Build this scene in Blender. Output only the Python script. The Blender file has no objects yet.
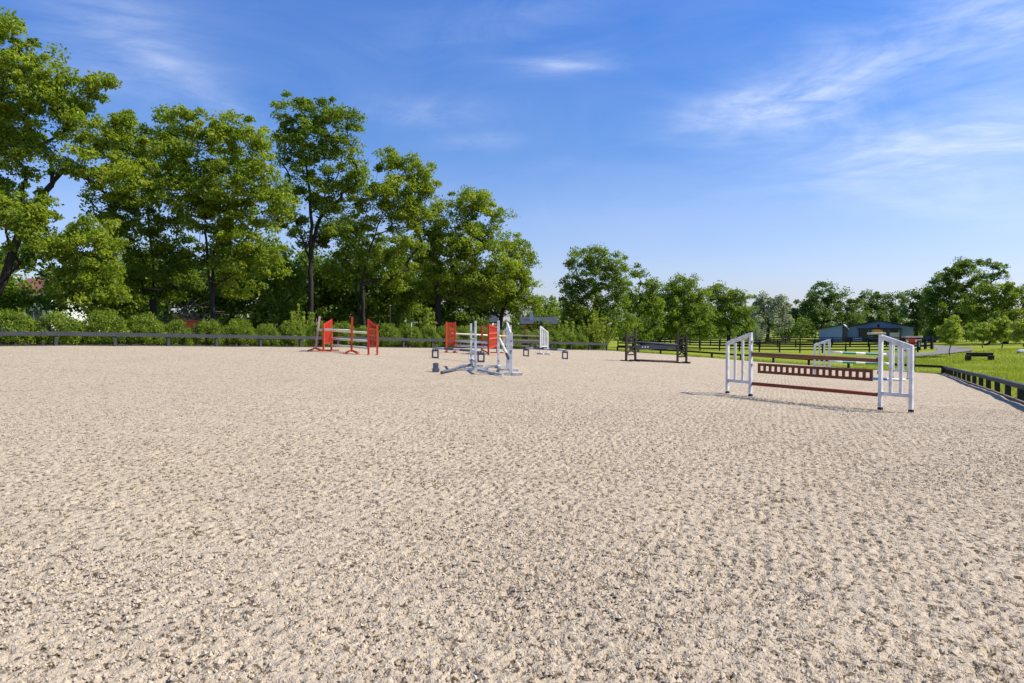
import bpy, bmesh, math, random
import numpy as np
from mathutils import Vector

# ------------------------------------------------------------------ camera, world, sun
S = bpy.context.scene
COL = S.collection
R = math.radians
CAM_H = 1.65
FPX = 683.0
PITCH = math.atan(13.5 / FPX)

cd = bpy.data.cameras.new("camera"); cam = bpy.data.objects.new("camera", cd); COL.objects.link(cam)
cam.location = (0, 0, CAM_H)
cam.rotation_euler = (R(90) - PITCH, 0, 0)
cd.sensor_width = 36.0; cd.lens = 36.0 * FPX / 1024.0
cd.clip_start = 0.1; cd.clip_end = 9000
S.camera = cam

SUN_EL = R(47); SUN_AZ = R(90)            # azimuth clockwise from +Y
W = bpy.data.worlds.new("World"); S.world = W; W.use_nodes = True
nt = W.node_tree; N = nt.nodes; L = nt.links
for n in list(N): N.remove(n)

def wmath(op, a, b=None, clamp=False):
    n = N.new('ShaderNodeMath'); n.operation = op; n.use_clamp = clamp
    for i, v in enumerate((a, b)):
        if v is None: continue
        if isinstance(v, (int, float)): n.inputs[i].default_value = v
        else: L.new(v, n.inputs[i])
    return n.outputs[0]

sky = N.new('ShaderNodeTexSky'); sky.sky_type = 'NISHITA'; sky.sun_disc = False
sky.sun_elevation = SUN_EL; sky.sun_rotation = SUN_AZ
sky.altitude = 0; sky.air_density = 1.0; sky.dust_density = 0.6; sky.ozone_density = 2.0
tc = N.new('ShaderNodeTexCoord'); sx = N.new('ShaderNodeSeparateXYZ'); L.new(tc.outputs['Generated'], sx.inputs[0])
X_, Y_, Z_ = sx.outputs
az = wmath('ARCTAN2', X_, Y_)             # radians right of +Y
el = wmath('ARCSINE', Z_)
cmb = N.new('ShaderNodeCombineXYZ'); L.new(az, cmb.inputs[0]); L.new(el, cmb.inputs[1])
def noise_w(scale, rot, loc=(0, 0, 0), detail=6, rough=0.6, dist=0.6, nscale=1.0):
    m = N.new('ShaderNodeMapping'); m.inputs['Rotation'].default_value[2] = rot
    m.inputs['Scale'].default_value = scale; m.inputs['Location'].default_value = loc
    L.new(cmb.outputs[0], m.inputs[0])
    t = N.new('ShaderNodeTexNoise'); t.inputs['Scale'].default_value = nscale
    t.inputs['Detail'].default_value = detail; t.inputs['Roughness'].default_value = rough
    t.inputs['Distortion'].default_value = dist
    L.new(m.outputs[0], t.inputs['Vector']); return t.outputs[0]
streak = noise_w((4.5, 26, 1), R(9), (1.3, 0.2, 0), 12, 0.66, 1.6)
fine = noise_w((3, 9, 1), R(-8), (4.0, 1.0, 0), 11, 0.6, 1.8)
# soft cirrus banks: azimuth, elevation, half width, half height, tilt, strength (degrees)
banks = [(19.0, 16.6, 5.0, 1.3, 4, .9), (26.0, 18.0, 8, 2.6, 12, .9), (33, 12.0, 8, 2.4, 2, .95), (25, 13, 6, 1.4, 10, .3),
         (37, 21.5, 5, 4.5, 50, .75), (4.5, 20.9, 3.9, .75, 0, .62), (-6.5, 17.3, 4.8, 1.1, 0, .42), (-3.0, 15.2, 3.4, .7, 2, .36),
         (-29.5, 20.0, 6, 3.2, -20, .48), (-23, 17.0, 6, 1.0, -24, .34), (33, 8.6, 6, 1.5, -12, .45), (-2.5, 23.5, 7, 1.6, 8, .22),
         (60, 18, 16, 4, 5, .7), (-62, 15, 14, 3, -6, .6), (95, 25, 20, 5, 10, .6), (150, 20, 25, 5, -8, .6), (-130, 22, 24, 5, 8, .6)]
tot = None
for (a, e, wa, we, tl, st) in banks:
    da = wmath('SUBTRACT', az, R(a)); de = wmath('SUBTRACT', el, R(e))
    c, s = math.cos(R(tl)), math.sin(R(tl))
    u = wmath('DIVIDE', wmath('ADD', wmath('MULTIPLY', da, c), wmath('MULTIPLY', de, s)), R(wa))
    v = wmath('DIVIDE', wmath('SUBTRACT', wmath('MULTIPLY', de, c), wmath('MULTIPLY', da, s)), R(we))
    q = wmath('ADD', wmath('MULTIPLY', u, u), wmath('MULTIPLY', v, v))
    g = wmath('MULTIPLY', wmath('EXPONENT', wmath('MULTIPLY', q, -1.0)), st)
    tot = g if tot is None else wmath('ADD', tot, g)
n1 = wmath('MULTIPLY', wmath('SUBTRACT', streak, 0.30), 2.2, True)
n2 = wmath('MULTIPLY', wmath('SUBTRACT', fine, 0.22), 1.9, True)
nn = wmath('ADD', wmath('MULTIPLY', wmath('MULTIPLY', n1, n2), 1.0), wmath('MULTIPLY', n2, .45))
cl = wmath('MULTIPLY', tot, nn)
cl = wmath('MULTIPLY', cl, 0.95)
veil = wmath('MULTIPLY', n2, 0.09)
cl = wmath('ADD', cl, veil, True)
cl = wmath('MINIMUM', cl, .8)
hs = N.new('ShaderNodeHueSaturation'); hs.inputs['Saturation'].default_value = 1.0; hs.inputs['Value'].default_value = 1.1
L.new(sky.outputs[0], hs.inputs['Color'])
ramp = N.new('ShaderNodeValToRGB'); L.new(Z_, ramp.inputs[0]); er = ramp.color_ramp.elements
er[0].position = 0.0; er[0].color = (.62, .60, .80, 1); er[1].position = 1.0; er[1].color = (.25, .53, 1.0, 1)
for ps, c_ in ((.07, (.64, .635, .82)), (.155, (.62, .66, .86)), (.26, (.345, .555, .87)), (.44, (.245, .535, 1.0))):
    ne = er.new(ps); ne.color = (*c_, 1)
tn = N.new('ShaderNodeMix'); tn.data_type = 'RGBA'; tn.blend_type = 'MULTIPLY'; tn.inputs[0].default_value = 1.0
L.new(hs.outputs[0], tn.inputs[6]); L.new(ramp.outputs[0], tn.inputs[7])
mix = N.new('ShaderNodeMix'); mix.data_type = 'RGBA'; L.new(cl, mix.inputs[0])
L.new(tn.outputs[2], mix.inputs[6]); mix.inputs[7].default_value = (4.7, 5.3, 6.6, 1)
bg = N.new('ShaderNodeBackground'); bg.inputs['Strength'].default_value = 0.122
L.new(mix.outputs[2], bg.inputs['Color'])
wo = N.new('ShaderNodeOutputWorld'); L.new(bg.outputs[0], wo.inputs[0])

sd = bpy.data.lights.new("sun", 'SUN'); sun = bpy.data.objects.new("sun", sd); COL.objects.link(sun)
sd.energy = 4.6; sd.angle = R(0.5); sd.color = (1.0, 0.93, 0.82)
sv = Vector((math.cos(SUN_EL) * math.sin(SUN_AZ), math.cos(SUN_EL) * math.cos(SUN_AZ), math.sin(SUN_EL)))
sun.rotation_euler = sv.to_track_quat('Z', 'Y').to_euler(); sun.location = (20, 0, 40)
S.view_settings.view_transform = 'Standard'; S.view_settings.look = 'None'
S.view_settings.exposure = 0.52; S.view_settings.gamma = 1.0; S.view_settings.use_curve_mapping = False

rng = np.random.default_rng(7); random.seed(7)

# ------------------------------------------------------------------ terrain (thin plate spline through surveyed points)
def ray(px, py):
    cx = (px - 512) / FPX; cz = -(py - 341.5) / FPX
    return np.array([cx, math.cos(PITCH) + cz * math.sin(PITCH), -math.sin(PITCH) + cz * math.cos(PITCH)])
def atD(px, py, D):
    d = ray(px, py); return d / d[1] * D + np.array([0, 0, CAM_H])
CTRL = [tuple(atD(*p)) for p in [(36.8, 346.5, 31.6), (243, 347.3, 38.5), (610, 351, 62), (947, 374.5, 37.6), (1011, 398, 17.9),
        (878, 409, 14.4), (750, 395, 16.9), (511, 375, 21.5), (369, 355, 30), (636, 361.5, 34.5), (865, 341, 150), (850, 352, 84),
        (975, 360, 66), (950, 357, 72), (1010, 347, 100), (1024, 351, 70), (700, 349, 95)]]
_p, _q = atD(947, 374.5, 37.6), atD(1011, 398, 17.9)
CTRL += [tuple(_q + (_p - _q) * t) for t in (.25, .5, .75, -.35)]
CTRL += [(0, 3, 0), (0, -20, .05), (-30, 0, .15), (-55, 30, .7), (-70, 70, .6), (-30, 60, .3), (-15, 80, -.2), (30, 0, -.1), (40, 22, -.35), (60, 60, -.9),
         (120, 100, -.6), (0, 130, -1.3), (0, 300, -1.8), (-300, 300, 0), (300, 300, -1), (300, -200, 0), (-300, -200, .5),
         (0, 900, -2), (900, 0, -1), (-900, 0, 0), (0, -900, 0), (900, 900, -2), (-900, 900, -1)]
C = np.array(CTRL)
def _k(r2): return r2 * np.log(np.maximum(r2, 1e-12)) * 0.5
NTPS = n_ = len(C); d2 = ((C[:, None, :2] - C[None, :, :2]) ** 2).sum(-1)
A_ = np.zeros((n_ + 3, n_ + 3)); A_[:n_, :n_] = _k(d2) + np.eye(n_) * 1.5
A_[:n_, n_] = 1; A_[:n_, n_ + 1:] = C[:, :2]; A_[n_, :n_] = 1; A_[n_ + 1:, :n_] = C[:, :2].T
TPSW = np.linalg.solve(A_, np.concatenate([C[:, 2], [0, 0, 0]]))
def H(x, y):
    x = np.clip(np.asarray(x, float), -950, 950); y = np.clip(np.asarray(y, float), -950, 950)
    sh = np.broadcast(x, y).shape; x = np.broadcast_to(x, sh).ravel(); y = np.broadcast_to(y, sh).ravel()
    out = np.full(x.shape, TPSW[NTPS]) + TPSW[NTPS + 1] * x + TPSW[NTPS + 2] * y
    for i in range(NTPS):
        out += TPSW[i] * _k((x - C[i, 0]) ** 2 + (y - C[i, 1]) ** 2)
    return out.reshape(sh) if sh else float(out[0])
AZ = 0.03                                   # the footing lies this much above the soil
def G(px, py, lift=AZ):
    """point where the sight line through a picture point meets the ground"""
    d = ray(px, py); o = np.array([0, 0, CAM_H]); t0 = 1.0; t = 1.0; prev = 1.0
    while t < 600:
        p = o + d * t
        if p[2] < H(p[0], p[1]) + lift:
            a, b = prev, t
            for _ in range(30):
                m = (a + b) / 2; p = o + d * m
                if p[2] < H(p[0], p[1]) + lift: b = m
                else: a = m
            return Vector(o + d * b)
        prev = t; t *= 1.02
    return Vector(o + d * 600)
def gz(x, y, lift=0.0): return float(H(x, y)) + lift

# ------------------------------------------------------------------ materials
def mat(name, col, rough=.7, var=.12, scale=8, bump=.0, bscale=60, spec=.3, metallic=0, dirt=None, coord='Object', stretch=(1, 1, 1)):
    m = bpy.data.materials.new(name); m.use_nodes = True; t = m.node_tree; ns = t.nodes; lk = t.links
    b = ns['Principled BSDF']; b.inputs['Roughness'].default_value = rough
    b.inputs['Specular IOR Level'].default_value = spec; b.inputs['Metallic'].default_value = metallic
    tcn = ns.new('ShaderNodeTexCoord'); mp = ns.new('ShaderNodeMapping'); mp.inputs['Scale'].default_value = stretch
    lk.new(tcn.outputs[coord], mp.inputs[0])
    nz = ns.new('ShaderNodeTexNoise'); nz.inputs['Scale'].default_value = scale; nz.inputs['Detail'].default_value = 5
    lk.new(mp.outputs[0], nz.inputs['Vector'])
    mx = ns.new('ShaderNodeMix'); mx.data_type = 'RGBA'
    lk.new(nz.outputs[0], mx.inputs[0])
    lo = tuple(c * (1 - var * 1.6) for c in col); hi = tuple(min(1, c * (1 + var)) for c in col)
    if dirt: lo = dirt
    mx.inputs[6].default_value = (*lo, 1); mx.inputs[7].default_value = (*hi, 1)
    if dirt:
        rp = ns.new('ShaderNodeMapRange'); rp.inputs[1].default_value = .3; rp.inputs[2].default_value = .55
        lk.new(nz.outputs[0], rp.inputs[0]); lk.new(rp.outputs[0], mx.inputs[0])
    lk.new(mx.outputs[2], b.inputs['Base Color'])
    if bump:
        n2 = ns.new('ShaderNodeTexNoise'); n2.inputs['Scale'].default_value = bscale; n2.inputs['Detail'].default_value = 4
        lk.new(mp.outputs[0], n2.inputs['Vector'])
        bp = ns.new('ShaderNodeBump'); bp.inputs['Strength'].default_value = bump; bp.inputs['Distance'].default_value = .01
        lk.new(n2.outputs[0], bp.inputs['Height']); lk.new(bp.outputs[0], b.inputs['Normal'])
    return m

def leaf_mat(name, dark, light, trans=.38, tcol=None):
    m = bpy.data.materials.new(name); m.use_nodes = True; t = m.node_tree; ns = t.nodes; lk = t.links
    for n in list(ns): ns.remove(n)
    at = ns.new('ShaderNodeAttribute'); at.attribute_name = 'tint'
    mx = ns.new('ShaderNodeMix'); mx.data_type = 'RGBA'; lk.new(at.outputs['Fac'], mx.inputs[0])
    mx.inputs[6].default_value = (*dark, 1); mx.inputs[7].default_value = (*light, 1)
    b = ns.new('ShaderNodeBsdfPrincipled'); b.inputs['Roughness'].default_value = .5; b.inputs['Specular IOR Level'].default_value = .35
    lk.new(mx.outputs[2], b.inputs['Base Color'])
    tr = ns.new('ShaderNodeBsdfTranslucent')
    m2 = ns.new('ShaderNodeMix'); m2.data_type = 'RGBA'; m2.blend_type = 'MULTIPLY'; m2.inputs[0].default_value = 1
    lk.new(mx.outputs[2], m2.inputs[6]); m2.inputs[7].default_value = (*(tcol or (1.9, 1.75, .7)), 1)
    lk.new(m2.outputs[2], tr.inputs['Color'])
    ms = ns.new('ShaderNodeMixShader'); ms.inputs[0].default_value = trans
    lk.new(b.outputs[0], ms.inputs[1]); lk.new(tr.outputs[0], ms.inputs[2])
    o = ns.new('ShaderNodeOutputMaterial'); lk.new(ms.outputs[0], o.inputs[0]); return m

M = {}
M['white'] = mat('white_paint', (.69, .69, .68), .45, .06, 5, dirt=(.50, .48, .45), spec=.4)
M['navy'] = mat('navy_paint', (.030, .036, .055), .6, .2, 6)
M['weathered'] = mat('weathered_grey_paint', (.66, .67, .66), .6, .1, 6, dirt=(.30, .29, .27))
M['red'] = mat('orange_red_paint', (.50, .034, .012), .45, .12, 6, spec=.4)
M['redlight'] = mat('orange_paint', (.60, .075, .020), .45, .1, 6, spec=.4)
M['pinkedge'] = mat('pink_and_sunlit_red', (.62, .36, .32), .6, .1, 9)  # pink of the rack; on the leaning red post, sunlight put into the colour
M['darkwood'] = mat('dark_wood_stain', (.040, .026, .020), .65, .3, 8)
M['brown'] = mat('brown_stain', (.18, .052, .020), .6, .25, 10, .2, 50, stretch=(.3, 1, 1))
M['brownpole'] = mat('brown_pole_paint', (.22, .100, .042), .5, .25, 8)
M['redbrown'] = mat('red_brown_paint', (.26, .052, .024), .5, .2, 8)
M['black'] = mat('black_stain', (.022, .020, .022), .65, .4, 6, .3, 40)
M['fencegrey'] = mat('charcoal_fence_paint', (.050, .054, .062), .7, .35, 3, .3, 40)
M['fenceblack'] = mat('black_fence_paint', (.016, .015, .015), .75, .4, 2)
M['rubber'] = mat('dark_rubber', (.02, .02, .022), .8)
M['paleyellow'] = mat('cream_paint', (.80, .76, .56), .5, .1, 8)
M['palegreen'] = mat('pale_green_paint', (.60, .72, .56), .5, .1, 8)
M['teal'] = mat('teal_paint', (.02, .19, .17), .45, .1, 8)
M['blue'] = mat('blue_paint', (.03, .20, .45), .4, .1, 8)
M['polegrey'] = mat('grey_pole_paint', (.52, .53, .56), .55, .15, 6)
M['poledark'] = mat('dark_blue_grey_paint', (.09, .10, .14), .5, .12, 6)
M['barnwall'] = mat('pale_blue_siding', (.22, .33, .52), .6, .06, 1)
M['barnroof'] = mat('dark_roofing', (.028, .032, .045), .6, .2, 1)
M['barnlight'] = mat('light_flashing', (.55, .55, .55), .5)
M['glass'] = mat('glass_and_dark_openings', (.03, .035, .045), .15, spec=.6)
M['redroof'] = mat('red_brown_tiles', (.20, .075, .06), .8, .2, 4, .3, 20)
M['housewall'] = mat('white_render', (.70, .69, .66), .8, .06, 1)
M['greyroof'] = mat('grey_shingle', (.045, .05, .062), .85, .2, 6)
M['brick'] = mat('red_brick', (.30, .07, .035), .8, .25, 8)
M['bark'] = mat('bark', (.040, .031, .025), .9, .45, 5, .8, 14, stretch=(1, 1, .25))
M['barklight'] = mat('pale_bark', (.17, .14, .11), .9, .3, 5, .6, 14, stretch=(1, 1, .25))
M['yellow'] = mat('yellow_plastic', (.75, .35, .03), .5)
M['orange'] = mat('orange_plastic', (.65, .14, .03), .55, .2, 5)
M['grey'] = mat('grey_metal', (.30, .31, .33), .5)
M['path'] = mat('driveway_asphalt', (.20, .185, .175), .9, .2, 2)
M['stone'] = mat('pale_stone', (.62, .62, .60), .8, .15, 4)
LG = {
 'walnut': leaf_mat('walnut_leaves', (.085, .155, .012), (.300, .370, .026), .45),
 'walnutdark': leaf_mat('dark_walnut_leaves', (.064, .128, .012), (.235, .315, .022), .44),
 'mid': leaf_mat('mid_green_leaves', (.062, .125, .012), (.225, .305, .024), .44),
 'deep': leaf_mat('deep_green_leaves', (.048, .100, .014), (.175, .260, .026), .45),
 'far': leaf_mat('far_green_leaves', (.045, .100, .020), (.145, .225, .034), .40),
 'willow': leaf_mat('grey_green_leaves', (.16, .20, .13), (.38, .43, .28), .35, (1.4, 1.3, .9)),
 'bush': leaf_mat('hedge_leaves', (.050, .110, .010), (.26, .34, .022), .36),
 'lime': leaf_mat('lime_leaves', (.17, .24, .03), (.34, .41, .07), .45),
 'grass': leaf_mat('grass_blades', (.13, .19, .010), (.29, .34, .03), .35),
}

# ground materials -----------------------------------------------------------
def grass_ground():
    m = bpy.data.materials.new('lawn'); m.use_nodes = True; t = m.node_tree; ns = t.nodes; lk = t.links
    b = ns['Principled BSDF']; b.inputs['Roughness'].default_value = .9; b.inputs['Specular IOR Level'].default_value = .1
    tcn = ns.new('ShaderNodeTexCoord')
    def nz(sc, det=5):
        n = ns.new('ShaderNodeTexNoise'); n.inputs['Scale'].default_value = sc; n.inputs['Detail'].default_value = det
        lk.new(tcn.outputs['Object'], n.inputs['Vector']); return n.outputs[0]
    r = ns.new('ShaderNodeValToRGB'); e = r.color_ramp.elements
    e[0].position = .30; e[0].color = (.135, .175, .012, 1); e[1].position = .72; e[1].color = (.32, .35, .030, 1)
    ad = ns.new('ShaderNodeMath'); ad.operation = 'MULTIPLY_ADD'; ad.inputs[1].default_value = .45
    lk.new(nz(6, 8), ad.inputs[0])
    m3 = ns.new('ShaderNodeMath'); m3.operation = 'MULTIPLY'; m3.inputs[1].default_value = .55; lk.new(nz(.22), m3.inputs[0])
    lk.new(m3.outputs[0], ad.inputs[2]); lk.new(ad.outputs[0], r.inputs[0])
    lk.new(r.outputs[0], b.inputs['Base Color'])
    bp = ns.new('ShaderNodeBump'); bp.inputs['Strength'].default_value = .8; bp.inputs['Distance'].default_value = .06
    lk.new(nz(14, 6), bp.inputs['Height']); lk.new(bp.outputs[0], b.inputs['Normal']); return m
def footing():
    m = bpy.data.materials.new('arena_footing'); m.use_nodes = True; t = m.node_tree; ns = t.nodes; lk = t.links
    b = ns['Principled BSDF']; b.inputs['Roughness'].default_value = .95; b.inputs['Specular IOR Level'].default_value = .1
    tcn = ns.new('ShaderNodeTexCoord')
    def nz(sc, det=4, rough=.55, st=(1, 1, 1)):
        mp = ns.new('ShaderNodeMapping'); mp.inputs['Scale'].default_value = st; lk.new(tcn.outputs['Object'], mp.inputs[0])
        n = ns.new('ShaderNodeTexNoise'); n.inputs['Scale'].default_value = sc; n.inputs['Detail'].default_value = det
        n.inputs['Roughness'].default_value = rough; lk.new(mp.outputs[0], n.inputs['Vector']); return n.outputs[0]
    def mixc(f, a, c, mode='MIX'):
        x = ns.new('ShaderNodeMix'); x.data_type = 'RGBA'; x.blend_type = mode
        for i, v in ((0, f), (6, a), (7, c)):
            if hasattr(v, 'links') or hasattr(v, 'is_linked'): lk.new(v, x.inputs[i])
            elif isinstance(v, tuple): x.inputs[i].default_value = (*v, 1)
            else: x.inputs[i].default_value = v
        return x.outputs[2]
    def rng_(v, a, c, lo=0, hi=1):
        x = ns.new('ShaderNodeMapRange'); x.inputs[1].default_value = a; x.inputs[2].default_value = c
        x.inputs[3].default_value = lo; x.inputs[4].default_value = hi; lk.new(v, x.inputs[0]); return x.outputs[0]
    c = mixc(rng_(nz(38, 3), .35, .68), (.445, .355, .240), (.625, .520, .380))
    c = mixc(rng_(nz(9, 4), .52, .75), c, (.41, .345, .26))          # greyer fibre patches
    c = mixc(rng_(nz(.35, 4), .40, .70, 0, .42), c, (.46, .365, .245))  # sandy warm drift
    vr = ns.new('ShaderNodeTexVoronoi'); vr.inputs['Scale'].default_value = 26; lk.new(tcn.outputs['Object'], vr.inputs['Vector'])
    dk = ns.new('ShaderNodeMath'); dk.operation = 'LESS_THAN'; dk.inputs[1].default_value = .24
    sepv = ns.new('ShaderNodeSeparateColor'); lk.new(vr.outputs['Color'], sepv.inputs[0]); lk.new(sepv.outputs[0], dk.inputs[0])
    nd = ns.new('ShaderNodeMath'); nd.operation = 'MULTIPLY'; lk.new(dk.outputs[0], nd.inputs[0]); lk.new(rng_(nz(45, 3), .42, .55), nd.inputs[1])
    c = mixc(nd.outputs[0], c, (.12, .085, .045))                     # dark crumb-sized specks, shadow between clods put into the colour
    c = mixc(rng_(nz(2.2, 5, .6, (.35, 1.0, 1)), .3, .7, 0, .18), c, (.29, .24, .185))
    lk.new(c, b.inputs['Base Color'])
    hsum = ns.new('ShaderNodeMath'); hsum.operation = 'MULTIPLY_ADD'; hsum.inputs[1].default_value = .5
    lk.new(nz(70, 3), hsum.inputs[0]); lk.new(nz(22, 4, .65), hsum.inputs[2])
    hh_ = hsum.outputs[0]
    for ang, sc_, wt in ((21.5, 2.9, .16), (-68.5, 2.3, .12), (60, .9, .20)):      # harrow tine rows
        mp = ns.new('ShaderNodeMapping'); mp.inputs['Rotation'].default_value[2] = R(ang); lk.new(tcn.outputs['Object'], mp.inputs[0])
        wv = ns.new('ShaderNodeTexWave'); wv.inputs['Scale'].default_value = sc_; wv.inputs['Distortion'].default_value = 2.2; wv.inputs['Detail'].default_value = 3; wv.inputs['Detail Scale'].default_value = .6
        lk.new(mp.outputs[0], wv.inputs['Vector']); ad = ns.new('ShaderNodeMath'); ad.operation = 'MULTIPLY_ADD'; ad.inputs[1].default_value = wt
        lk.new(wv.outputs[0], ad.inputs[0]); lk.new(hh_, ad.inputs[2]); hh_ = ad.outputs[0]
    bp = ns.new('ShaderNodeBump'); bp.inputs['Strength'].default_value = 1.0; bp.inputs['Distance'].default_value = .028
    lk.new(hh_, bp.inputs['Height']); lk.new(bp.outputs[0], b.inputs['Normal']); return m
M['crumb'] = mat('crumb', (.59, .485, .345), .9, .3, 45)
M['lawn'] = grass_ground(); M['footing'] = footing()

# ------------------------------------------------------------------ helpers
def tag(o, label=None, cat=None, group=None, kind=None):
    if label: o['label'] = label
    if cat: o['category'] = cat
    if group: o['group'] = group
    if kind: o['kind'] = kind
    return o
def empty(name, loc=(0, 0, 0), rz=0, label=None, cat=None, group=None):
    o = bpy.data.objects.new(name, None); COL.objects.link(o); o.location = loc; o.rotation_euler = (0, 0, rz)
    o.empty_display_size = .2
    return tag(o, label, cat, group)
def mesh_np(name, V, F, m, parent=None, smooth=False, tint=None):
    """V (n,3), F (k,4) or (k,3) index array"""
    me = bpy.data.meshes.new(name); V = np.asarray(V, np.float32); F = np.asarray(F, np.int32)
    me.vertices.add(len(V)); me.vertices.foreach_set('co', V.ravel())
    k = F.shape[1]; me.loops.add(F.size); me.loops.foreach_set('vertex_index', F.ravel())
    me.polygons.add(len(F)); me.polygons.foreach_set('loop_start', np.arange(0, F.size, k, dtype=np.int32))
    if tint is not None:
        a = me.attributes.new('tint', 'FLOAT', 'FACE'); a.data.foreach_set('value', np.asarray(tint, np.float32))
    me.update(calc_edges=True); me.validate()
    me.polygons.foreach_set('use_smooth', np.full(len(me.polygons), smooth))
    me.materials.append(m)
    o = bpy.data.objects.new(name, me); COL.objects.link(o)
    if parent: o.parent = parent
    return o
class MB:
    """collects boxes, beams and tubes and links them as one mesh object"""
    def __init__(s): s.v = []; s.f = []; s.mi = []
    def add(s, vs, fs, mi=0):
        b = len(s.v); s.v += [tuple(v) for v in vs]; s.f += [tuple(i + b for i in f) for f in fs]; s.mi += [mi] * len(fs); return s
    def box(s, c, d, mi=0):
        x, y, z = c; a, b, e = d[0] / 2, d[1] / 2, d[2] / 2
        vs = [(x + i * a, y + j * b, z + k * e) for k in (-1, 1) for j in (-1, 1) for i in (-1, 1)]
        return s.add(vs, [(0, 2, 3, 1), (4, 5, 7, 6), (0, 1, 5, 4), (2, 6, 7, 3), (0, 4, 6, 2), (1, 3, 7, 5)], mi)
    def beam(s, p, q, w, h, mi=0, up=(0, 0, 1)):
        p, q = Vector(p), Vector(q); d = (q - p).normalized(); up = Vector(up)
        if abs(d.dot(up)) > .99: up = Vector((0, 1, 0))
        sd_ = d.cross(up).normalized(); u = sd_.cross(d).normalized()
        vs = [b + sd_ * (i * w / 2) + u * (k * h / 2) for b in (p, q) for k in (-1, 1) for i in (-1, 1)]
        return s.add(vs, [(0, 1, 3, 2), (4, 6, 7, 5), (0, 4, 5, 1), (2, 3, 7, 6), (0, 2, 6, 4), (1, 5, 7, 3)], mi)
    def tube(s, p, q, r, n=12, mi=0, r2=None, segs=None):
        p, q = Vector(p), Vector(q); d = (q - p).normalized(); a = d.orthogonal().normalized(); b = d.cross(a)
        st = segs or [(0, mi), (1, None)]; r2 = r if r2 is None else r2
        vs = []; base = len(s.v)
        for (t, _) in st:
            rr = r + (r2 - r) * t; c = p.lerp(q, t)
            vs += [c + a * (rr * math.cos(2 * math.pi * i / n)) + b * (rr * math.sin(2 * math.pi * i / n)) for i in range(n)]
        s.v += [tuple(v) for v in vs]
        for k in range(len(st) - 1):
            for i in range(n):
                j = (i + 1) % n; s.f.append((base + k * n + i, base + k * n + j, base + (k + 1) * n + j, base + (k + 1) * n + i)); s.mi.append(st[k][1])
        s.f.append(tuple(base + i for i in range(n))[::-1]); s.mi.append(st[0][1])
        e = base + (len(st) - 1) * n; s.f.append(tuple(e + i for i in range(n))); s.mi.append(st[-2][1]); return s
    def build(s, name, mats, parent=None, smooth=False, bevel=0):
        me = bpy.data.meshes.new(name); me.from_pydata(s.v, [], s.f)
        mats = mats if isinstance(mats, (list, tuple)) else [mats]
        for m in mats: me.materials.append(m)
        me.polygons.foreach_set('material_index', s.mi); me.update()
        if smooth:
            me.polygons.foreach_set('use_smooth', [len(p.vertices) == 4 for p in me.polygons])
        o = bpy.data.objects.new(name, me); COL.objects.link(o)
        if parent: o.parent = parent
        if bevel:
            md = o.modifiers.new('bevel', 'BEVEL'); md.width = bevel; md.segments = 2; md.limit_method = 'ANGLE'
        return o
def copy_tree(o, parent=None):
    c = o.copy(); COL.objects.link(c); c.parent = parent
    for ch in list(o.children): copy_tree(ch, c)
    return c

# ------------------------------------------------------------------ ground sheet, arena, driveway
C1 = np.array([8.9, 62.0]); C2 = np.array([23.9, 37.6]); C3 = np.array([-7.7, -20.0]); C4 = np.array([-52.1, 2.0])
POLY = [C3, C2, C1, C4]                      # counter clockwise
def inside_dist(x, y):
    d = np.full(np.broadcast(x, y).shape, 1e9)
    for i in range(4):
        a, b = POLY[i], POLY[(i + 1) % 4]; e = (b - a) / np.linalg.norm(b - a); nrm = np.array([-e[1], e[0]])
        d = np.minimum(d, (x - a[0]) * nrm[0] + (y - a[1]) * nrm[1])
    return d
def axis(core0, core1, step, grow, lim0, lim1):
    c = list(np.arange(core0, core1 + 1e-6, step)); s = step; v = c[-1]
    while v < lim1: s *= grow; v += s; c.append(v)
    s = step; v = c[0]; lo = []
    while v > lim0: s *= grow; v -= s; lo.append(v)
    return np.array(lo[::-1] + c)
def grid(xs, ys):
    XX, YY = np.meshgrid(xs, ys); n, m_ = len(xs), len(ys)
    i = np.arange((n - 1) * (m_ - 1)); r = i // (n - 1); c = i % (n - 1); a = r * n + c
    return XX.ravel(), YY.ravel(), np.stack([a, a + 1, a + n + 1, a + n], 1)
gx, gy, gf = grid(axis(-60, 80, 1.0, 1.07, -3500, 3500), axis(-25, 110, 1.0, 1.07, -3500, 3800))
gzv = H(gx, gy); di = inside_dist(gx, gy)
gzv = gzv - np.clip(di / 1.2, 0, 1) * .35
gzv += (np.sin(gx * .9) * np.sin(gy * .7 + 1) * .02 + np.sin(gx * .23 + 2) * np.sin(gy * .31) * .05) * (di < 0) * np.clip(-di / 4, 0, 1)
tag(mesh_np('ground', np.stack([gx, gy, gzv], 1), gf, M['lawn'], smooth=True), kind='structure')

# lattice noise for the harrowed footing
def vnoise(x, y, seed):
    xi = np.floor(x).astype(np.int64); yi = np.floor(y).astype(np.int64); fx = x - xi; fy = y - yi
    fx = fx * fx * (3 - 2 * fx); fy = fy * fy * (3 - 2 * fy)
    def h(a, b):
        n = (a * 374761393 + b * 668265263 + seed * 2147483647 * 3) & 0xffffffff
        n = ((n ^ (n >> 13)) * 1274126177) & 0xffffffff
        return ((n ^ (n >> 16)) & 0xffff) / 65535.0
    return (h(xi, yi) * (1 - fx) + h(xi + 1, yi) * fx) * (1 - fy) + (h(xi, yi + 1) * (1 - fx) + h(xi + 1, yi + 1) * fx) * fy
ax_ = axis(-6.0, 6.0, .015, 1.018, -55, 26); ay_ = axis(2.6, 7.8, .015, 1.014, -20.5, 63)
fx_, fy_, ff = grid(ax_, ay_)
dd = inside_dist(fx_, fy_)
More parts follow.
